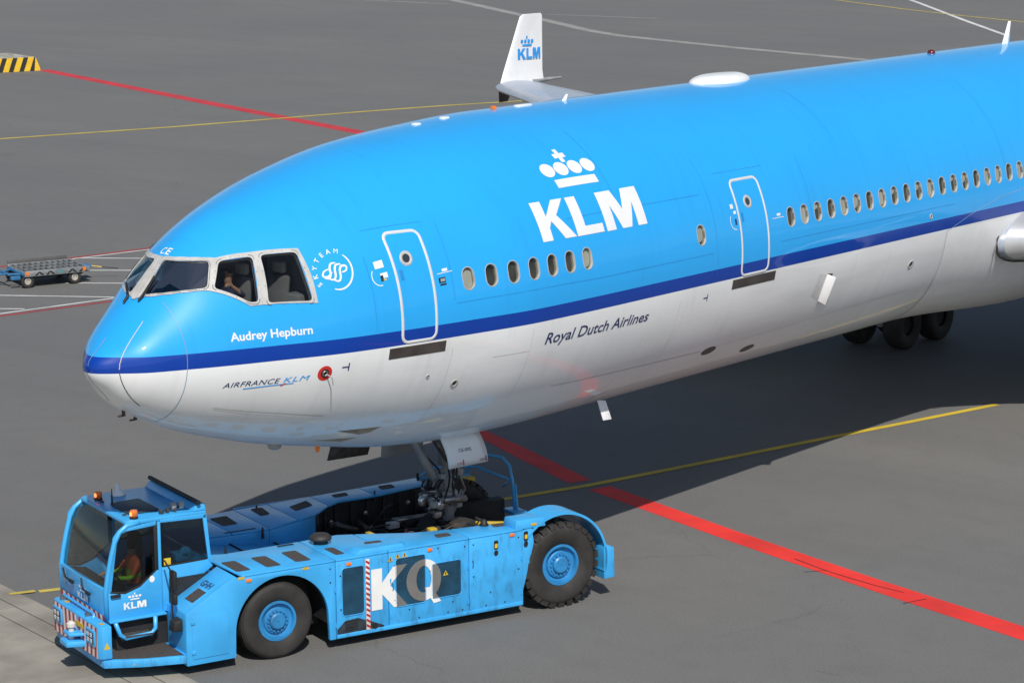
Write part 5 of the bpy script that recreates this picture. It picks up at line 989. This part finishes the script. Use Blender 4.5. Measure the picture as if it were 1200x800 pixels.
mb = MB(); mb.tube([(6.92, CY1 + .02, 2.84), (6.92, CY0 + .06, 2.84)], .04, 8); part(mb, 'roof_rear_bar', BLACK, bevel=0)
for dx in (.0, .14): mb = MB(); mb.lathe([(.02, 0), (.07, .02), (.07, .09), (.05, .10)], 12, (7.10 + dx, -1.0, 2.78), 'X'); part(mb, 'work_lamp', GREYM, bevel=0)
mb = MB(); mb.tube([(7.55, -.93, 2.69), (7.45, -.95, 2.75), (7.3, -.96, 2.76), (7.1, -.98, 2.75)], .015, 6); part(mb, 'lamp_cable', BLACK, bevel=0)
for x in (7.55, 7.42, 7.28): mb = MB(); mb.box((x - .02, -1.0, 2.68), (x + .02, -.93, 2.76)); part(mb, 'lamp_bracket', SCUFF, bevel=.004)
# rear wall of the cab, floor, furniture
mb = MB(); mb.box((6.70, CY1 + .05, 1.0), (6.76, CY0 - .05, 1.78)); part(mb, 'cab_back_panel', TUGB, bevel=.01); mb = MB(); mb.box((6.745, CY1 + .08, 1.79), (6.752, CY0 - .08, 2.58)); part(mb, 'rear_window', TUGG, bevel=0)
mb = MB(); mb.box((6.75, CY1 + .05, .96), (8.6, CY0 - .06, 1.0)); part(mb, 'cab_floor', CHAS, bevel=0)
CAB_D = mat('cab_trim_dark', (.03, .03, .032), .7)
mb = MB(); mb.prism([(8.55, -2.7, 1.2), (8.55, -.95, 1.2), (8.2, -.95, 1.2), (8.2, -2.7, 1.2)], [(8.58, -2.7, 1.50), (8.58, -.95, 1.50), (8.25, -.95, 1.42), (8.25, -2.7, 1.42)]); part(mb, 'dashboard', CAB_D, bevel=.03)
mb = MB(); mb.tube([(8.25 + .17 * math.cos(a) * .5, -1.3 + .19 * math.sin(a), 1.52 + .17 * math.cos(a) * .8) for a in np.linspace(0, 2 * math.pi, 20)[:-1]], .016, 6, closed=True); part(mb, 'steering_wheel', BLACK, bevel=0)
for y in (-1.3, -2.35):
    mb = MB(); mb.box((7.45, y - .24, 1.22), (7.95, y + .24, 1.38)); st = part(mb, 'cab_seat', CAB_D, bevel=.05); mb = MB(); mb.box((7.40, y - .23, 1.36), (7.52, y + .23, 2.05)); part(mb, 'backrest', CAB_D, st, bevel=.05)
mb = MB(); mb.box((7.05, -1.2, 1.78), (7.3, -.95, 1.92)); mb.lathe([(.09, -.05), (.11, .0), (.11, .04), (.07, .05)], 16, (7.1, -1.0, 1.92), 'Y'); part(mb, 'cab_camera', TUGB, bevel=.01)
decal('cab_sticker', [[(7.58, 1.80), (7.45, 1.80), (7.45, 1.92), (7.58, 1.92)]], CY0 - .015, YELP)
# step under the door, mirrors
mb = MB(); mb.tube([(8.58, -.66, .97), (8.50, -.66, .74), (8.40, -.66, .66), (7.92, -.66, .68), (7.84, -.66, .76), (7.84, -.66, .98)], .04, 8); part(mb, 'step_frame', TUGB, bevel=0, smooth=True)
mb = MB(); mb.box((7.90, -.95, .67), (8.42, -.62, .70)); part(mb, 'step_tread', GRIP, bevel=.006)
mb = MB(); mb.box((7.60, -.90, .95), (8.66, -.70, .985)); part(mb, 'door_sill', TUGB, bevel=.01)
mb = MB(); mb.tube([(7.66, -.30, .85), (7.68, -.30, 1.3), (7.68, -.32, 1.85), (7.66, -.60, 1.95)], .016, 6); mr_ = part(mb, 'mirror_arm', BLACK, bevel=0)
mb = MB(); mb.box((7.60, -.40, 1.50), (7.68, -.20, 1.84)); part(mb, 'mirror', BLACK, bevel=.03); mb = MB(); mb.box((7.60, -.40, 1.24), (7.68, -.20, 1.44)); part(mb, 'mirror', BLACK, bevel=.03)
# cradle with greasy machinery
for P, z0, z1, m, nm in (([(2.2, -1.3), (2.9, -1.3), (2.9, -3.2), (2.2, -3.2)], .55, .95, CHAS, 'winch_housing'), ([(.35, -1.0), (.75, -1.0), (1.6, -1.35), (1.6, -1.7), (.6, -1.45)], 1.05, 1.20, RUST, 'clamp_arm'), ([(-.1, -1.05), (.35, -1.0), (.55, -1.25), (.0, -1.45)], 1.30, 1.42, RUST, 'clamp_pad'),
                         ([(.5, -3.45), (1.6, -3.2), (1.6, -3.0), (.5, -3.2)], 1.0, 1.2, CHAS, 'clamp_arm'), ([(2.55, -1.9), (3.4, -2.2), (3.4, -2.5), (2.55, -2.3)], 1.2, 1.26, SCUFF, 'grating_step'), ([(-.5, -1.5), (.2, -1.5), (.2, -3.2), (-.5, -3.2)], .45, .95, CHAS, 'lift_platform')):
    plate(nm, P, z0, z1, m, TUG, .04)
for a, b_, r, m, nm in (((1.9, -1.2, 1.15), (1.0, -1.6, 1.25), .07, STEEL, 'hydraulic_ram'), ((2.9, -1.6, 1.0), (1.9, -1.5, 1.1), .09, CHAS, 'hydraulic_ram'), ((1.8, -3.2, 1.2), (.8, -3.3, 1.15), .07, STEEL, 'hydraulic_ram'), ((.9, -1.1, 1.45), (1.5, -.95, 1.35), .025, YELP, 'yellow_lever'), ((.1, -1.7, 1.25), (.7, -1.9, 1.3), .045, YELP, 'yellow_lever'), ((1.5, -1.25, 1.32), (1.75, -1.05, 1.42), .05, STEEL, 'valve_block'),
                        ((2.5, -3.3, .9), (3.4, -2.9, 1.0), .06, CHAS, 'hydraulic_ram'), ((-.5, -1.3, 1.0), (.4, -1.8, 1.1), .10, RUST, 'pivot_tube')):
    mb = MB(); mb.tube([a, b_], r, 10); part(mb, nm, m, bevel=0, smooth=True)
for k in range(6):
    rn = random.Random(k); p0 = (rn.uniform(.2, 3.2), rn.uniform(-1.2, -1.6), 1.0); p1 = (rn.uniform(.2, 3.2), rn.uniform(-2.6, -3.4), 1.1); mb = MB(); mb.tube([(p0[0] * (1 - t) + p1[0] * t, p0[1] * (1 - t) + p1[1] * t + .1 * math.sin(6 * t), 1.0 + .25 * math.sin(3.1 * t)) for t in np.linspace(0, 1, 10)], .022, 6); part(mb, 'hydraulic_hose', BLACK if k else REDP, bevel=0)
mb = MB(); mb.box((3.0, -1.55, 1.15), (3.1, -1.85, 1.5)); part(mb, 'yellow_tag', YELP, bevel=.01); mb = MB(); mb.box((1.45, -2.0, 1.15), (1.55, -1.9, 1.34)); part(mb, 'grey_bracket', SCUFF, bevel=.02)
for x, y, z in ((3.0, -3.45, 1.3), (2.2, -3.55, 1.35), (1.2, -3.7, 1.38)): mb = MB(); mb.lathe([(.03, 0), (.05, .02), (.05, .05), (.02, .06)], 10, (x, y, z), 'Y'); part(mb, 'cradle_lamp', STEEL, bevel=0)
rt = random.Random(23)
for k in range(46):
    c_ = Vector((rt.uniform(.1, 3.3), rt.uniform(-1.0, -3.3), rt.uniform(.85, 1.38))); 
    if c_.y > -.75 - .22 * max(0, c_.x - .8) - .25: c_.y -= .4
    m_ = (SCUFF, RUST, STEEL, GREYM, CHAS, RUST, SCUFF)[k % 7]; mb = MB(); d_ = Vector((rt.uniform(-1, 1), rt.uniform(-.7, .7), rt.uniform(-.35, .35))).normalized()
    if k % 3 == 0: q = Vector((rt.uniform(.05, .16), rt.uniform(.04, .10), rt.uniform(.04, .09))); mb.box(c_ - q, c_ + q); part(mb, 'cradle_bracket', m_, bevel=.012)
    elif k % 3 == 1: mb.tube([c_ - d_ * .22, c_ + d_ * .22], rt.uniform(.022, .055), 8); part(mb, 'cradle_rod', m_, bevel=0, smooth=True)
    else: mb.tube([c_ - d_ * .3, c_ - d_ * .1 + Vector((0, 0, .10)), c_ + d_ * .1 + Vector((0, .04, .08)), c_ + d_ * .3], .016, 6); part(mb, 'cradle_hose', BLACK, bevel=0)
for k in range(7): x = .95 + k * .37; mb = MB(); yy = -3.83 + .10 * (x - .78) if x < 2.8 else -3.62 + .78 * (x - 2.8); mb.box((x, yy, .7), (x + .04, yy + .06, 1.55)); part(mb, 'cradle_rib', CHAS, bevel=.008)
for p_, q_ in (((.75, -1.05, 1.42), (1.25, -.88, 1.44)), ((2.75, -1.35, 1.3), (2.9, -1.55, 1.42)), ((1.7, -1.6, 1.30), (1.85, -1.75, 1.42))): mb = MB(); mb.box(p_, q_); part(mb, 'yellow_clamp', YELP, bevel=.01)
# rear railing on the far side
for pts, r in (([(-.55, -4.40, 1.5), (-.62, -4.40, 1.95), (-.75, -4.2, 2.0), (-1.0, -3.75, 1.98), (-1.02, -3.5, 1.86), (-1.02, -3.38, 1.55), (-1.02, -3.30, .80)], .03), ([(.62, -4.35, 1.62), (.30, -4.35, 1.80), (-.2, -4.38, 1.78), (-.70, -4.25, 1.72), (-1.02, -3.45, 1.58)], .026), ([(-1.06, -3.35, 1.5), (-1.06, -3.25, .7)], .03), ([(-.2, -4.38, 1.78), (-.2, -4.38, 1.2)], .022), ([(.62, -4.35, 1.62), (-.6, -4.38, 1.55)], .022), ([(-1.04, -3.40, 1.62), (-.98, -3.70, 1.40)], .022)):
    mb = MB(); mb.tube(pts, r, 8); part(mb, 'rear_railing', TUGB, bevel=0, smooth=True)
mb = MB(); mb.box((-1.15, -3.5, .95), (-.85, -3.05, 1.02)); mb.build('rear_step', TUGB, TUG, .01); mb = MB(); mb.box((-.2, -4.2, 1.50), (.25, -3.9, 1.62)); part(mb, 'rear_control_box', TUGB, bevel=.02); mb = MB(); mb.box((-.5, -4.15, 1.52), (-.2, -3.95, 1.60)); part(mb, 'rear_control_plate', YELP, bevel=.01)
# driver
tj, tb = seated(0, 0, 0, 0)
Mt = Matrix.Translation(TUG.location) @ Matrix.Rotation(TUG.rotation_euler.z, 4, 'Z')
drv = person('person', tj, tb, [HIVIS, HIYEL, SKIN, HAIR, NAVYCL], Mt @ Vector((7.90, -1.42, 1.22)), TUG.rotation_euler.z + math.pi, 'tractor driver in orange and yellow high visibility jacket inside the blue cab')
dress(drv, lambda c: 3 if c.z > .80 else 2 if c.z > .70 or c.x < -.43 and c.z > .3 else 4 if c.z < .2 else 1 if .30 < c.z < .40 else 0)

# ---------------------------------------------------------------- container dolly by the hatched bay
DOL = empty('container_dolly', (25.85, 31.18, 0), math.atan2(-.377, .926)); tag(DOL, 'low grey container dolly with rollers and blue drawbar at the left edge', 'dolly')
GALV = mat('galvanised_steel', (.24, .26, .27), .5, metal=.3, var=.2, scale=5, dirt=.3); DBLUE = mat('dolly_blue', (.035, .17, .36), .5, var=.15, dirt=.3)
mb = MB(); mb.box((0, 0, .36), (2.15, .06, .54)); sr = mb.build('side_rail', GALV, DOL, .01); mb = MB(); mb.box((0, 1.62, .36), (2.15, 1.68, .54)); mb.build('side_rail', GALV, DOL, .01)
mb = MB(); mb.box((0, .06, .38), (.07, 1.62, .5)); mb.build('end_rail', GALV, DOL, .01); mb = MB(); mb.box((2.08, .06, .38), (2.15, 1.62, .5)); mb.build('end_rail', GALV, DOL, .01)
for k in range(11):
    x = .14 + k * .187
    for j in range(3): mb = MB(); mb.tube([(x, .12 + j * .5, .508), (x, .56 + j * .5, .508)], .026, 8); mb.build('roller', mat('dull_roller', (.17, .175, .18), .5, metal=.5, var=.3), DOL, smooth=True)
for y in (.09, .59, 1.09, 1.59): mb = MB(); mb.box((.07, y - .025, .44), (2.08, y + .025, .53)); mb.build('deck_beam', GALV, DOL)
mb = MB(); mb.box((0, 1.66, .54), (2.0, 1.70, .66)); mb.build('stop_rail', mat('dark_rail', (.10, .10, .10), .6), DOL, .01)
for k in range(5):
    x = .35 + k * .36
    if k == 2: obj('reflector_panel', [(x - .02, -.004, .40), (x + .18, -.004, .40), (x + .18, -.004, .51), (x - .02, -.004, .51)], [(0, 1, 2, 3)], mat('teal_panel', (.10, .22, .24), .5), sr); continue
    obj('zigzag_mark', [(x - .03, -.004, .385), (x + .06, -.004, .385), (x + .15, -.004, .50), (x + .10, -.004, .50)], [(0, 1, 2, 3)], BLACK, sr); obj('zigzag_mark', [(x + .29, -.005, .385), (x + .20, -.005, .385), (x + .10, -.005, .50), (x + .16, -.005, .50)], [(0, 1, 2, 3)], BLACK, sr)
for x in (.09, 1.95): mb = MB(); mb.box((x - .05, -.012, .42), (x + .05, 0, .51)); mb.build('orange_reflector', ORAN, sr)
for x in (.12, 1.66):
    for y in (.12, 1.56):
        mb = MB(); mb.lathe([(.01, -.02), (.045, -.03), (.06, -.02), (.085, -.06), (.11, -.05), (.11, .05), (.01, .06)], 18, (x, y, .21), 'Y'); wh = mb.build('wheel', mat('dolly_rim', (.42, .40, .36), .5, var=.2), DOL, angle=40); mb = MB(); mb.lathe(tyre_prof(.21, .14, .11), 24, (x, y, .21), 'Y', cap=False); mb.build('tyre', TYRE, wh, smooth=True)
    mb = MB(); mb.tube([(x, .1, .21), (x, 1.58, .21)], .03, 8); mb.box((x - .06, .2, .2), (x + .06, 1.5, .38)); mb.build('axle', CHAS, DOL)
mb = MB(); mb.box((.2, .3, .26), (2.0, 1.4, .38)); mb.build('underframe', CHAS, DOL); mb = MB(); mb.box((.07, .06, .47), (2.08, 1.62, .497)); mb.build('deck_sheet', mat('dark_deck', (.11, .113, .118), .7, var=.4), DOL)
mb = MB(); mb.tube([(.05, .25, .42), (-.55, .75, .40), (-1.25, .8, .34)], .035, 8); mb.tube([(.05, 1.4, .42), (-.55, .9, .40)], .035, 8); mb.build('drawbar', DBLUE, DOL)
mb = MB(); mb.box((-.05, .1, .40), (-.0, 1.55, .48)); mb.box((-.42, .3, .40), (-.36, 1.35, .46)); mb.build('turntable_frame', DBLUE, DOL, .01); mb = MB(); mb.box((-.40, .12, .28), (-.1, .22, .4)); mb.build('turntable_bracket', DBLUE, DOL, .01)
mb = MB(); mb.box((2.15, .55, .38), (2.4, 1.0, .46)); mb.build('rear_coupling', DBLUE, DOL, .01)
mb = MB(); mb.tube([(2.4, .7, .42), (2.75, .6, .36)], .02, 6); mb.build('coupling_pin', YELP, DOL); mb = MB(); mb.tube([(2.75, .6, .36), (3.25, .45, .30)], .018, 6); mb.build('coupling_strap', BLACK, DOL)
# ---------------------------------------------------------------- striped barrier block
BAR = empty('barrier_block', (73.83, 84.41, 0), math.atan2(1.0, -2.21)); tag(BAR, 'concrete barrier block with yellow and black slanted stripes', 'barrier')
mb = MB(); mb.prism([(0, 0, 0), (5.2, 0, 0), (5.2, -1.9, 0), (-.1, -1.9, 0)], [(.30, -.05, .80), (5.2, -.05, .80), (5.2, -1.75, .95), (1.4, -1.75, .95)]); mb.build('block', mat('rough_concrete', (.33, .315, .28), .95, var=.3, scale=3, bump=1.0, bscale=12), BAR, .03)
def bf(x, t): return (x, .012 - .05 * t, .80 * t)
k = 0; x = .06
while x < 5:
    for w_, m, nm in ((.34, YELP if False else mat('barrier_yellow', (.75, .47, .02), .6, var=.1), 'yellow_stripe'), (.28, mat('barrier_black', (.02, .02, .02), .6), 'black_stripe')):
        L = clip_box([(x, .01), (x + w_, .01), (x + w_ - .30, .99), (x - .30, .99)], .0, 5.2, 0, 1); L = [(a, b) for a, b in L if True]
        L2 = [(max(a, .30 * b + .01), b) for a, b in L]
        if len(L2) > 2: obj(nm, [bf(a, b) for a, b in L2], [tuple(range(len(L2)))], m, BAR)
        x += w_
obj('yellow_stripe', [(.0, .0, .01), (-.06, -.5, .01), (.32, -.55, .80), (.305, -.06, .80)], [(0, 1, 2, 3)], mat('barrier_yellow', (.75, .47, .02), .6), BAR)
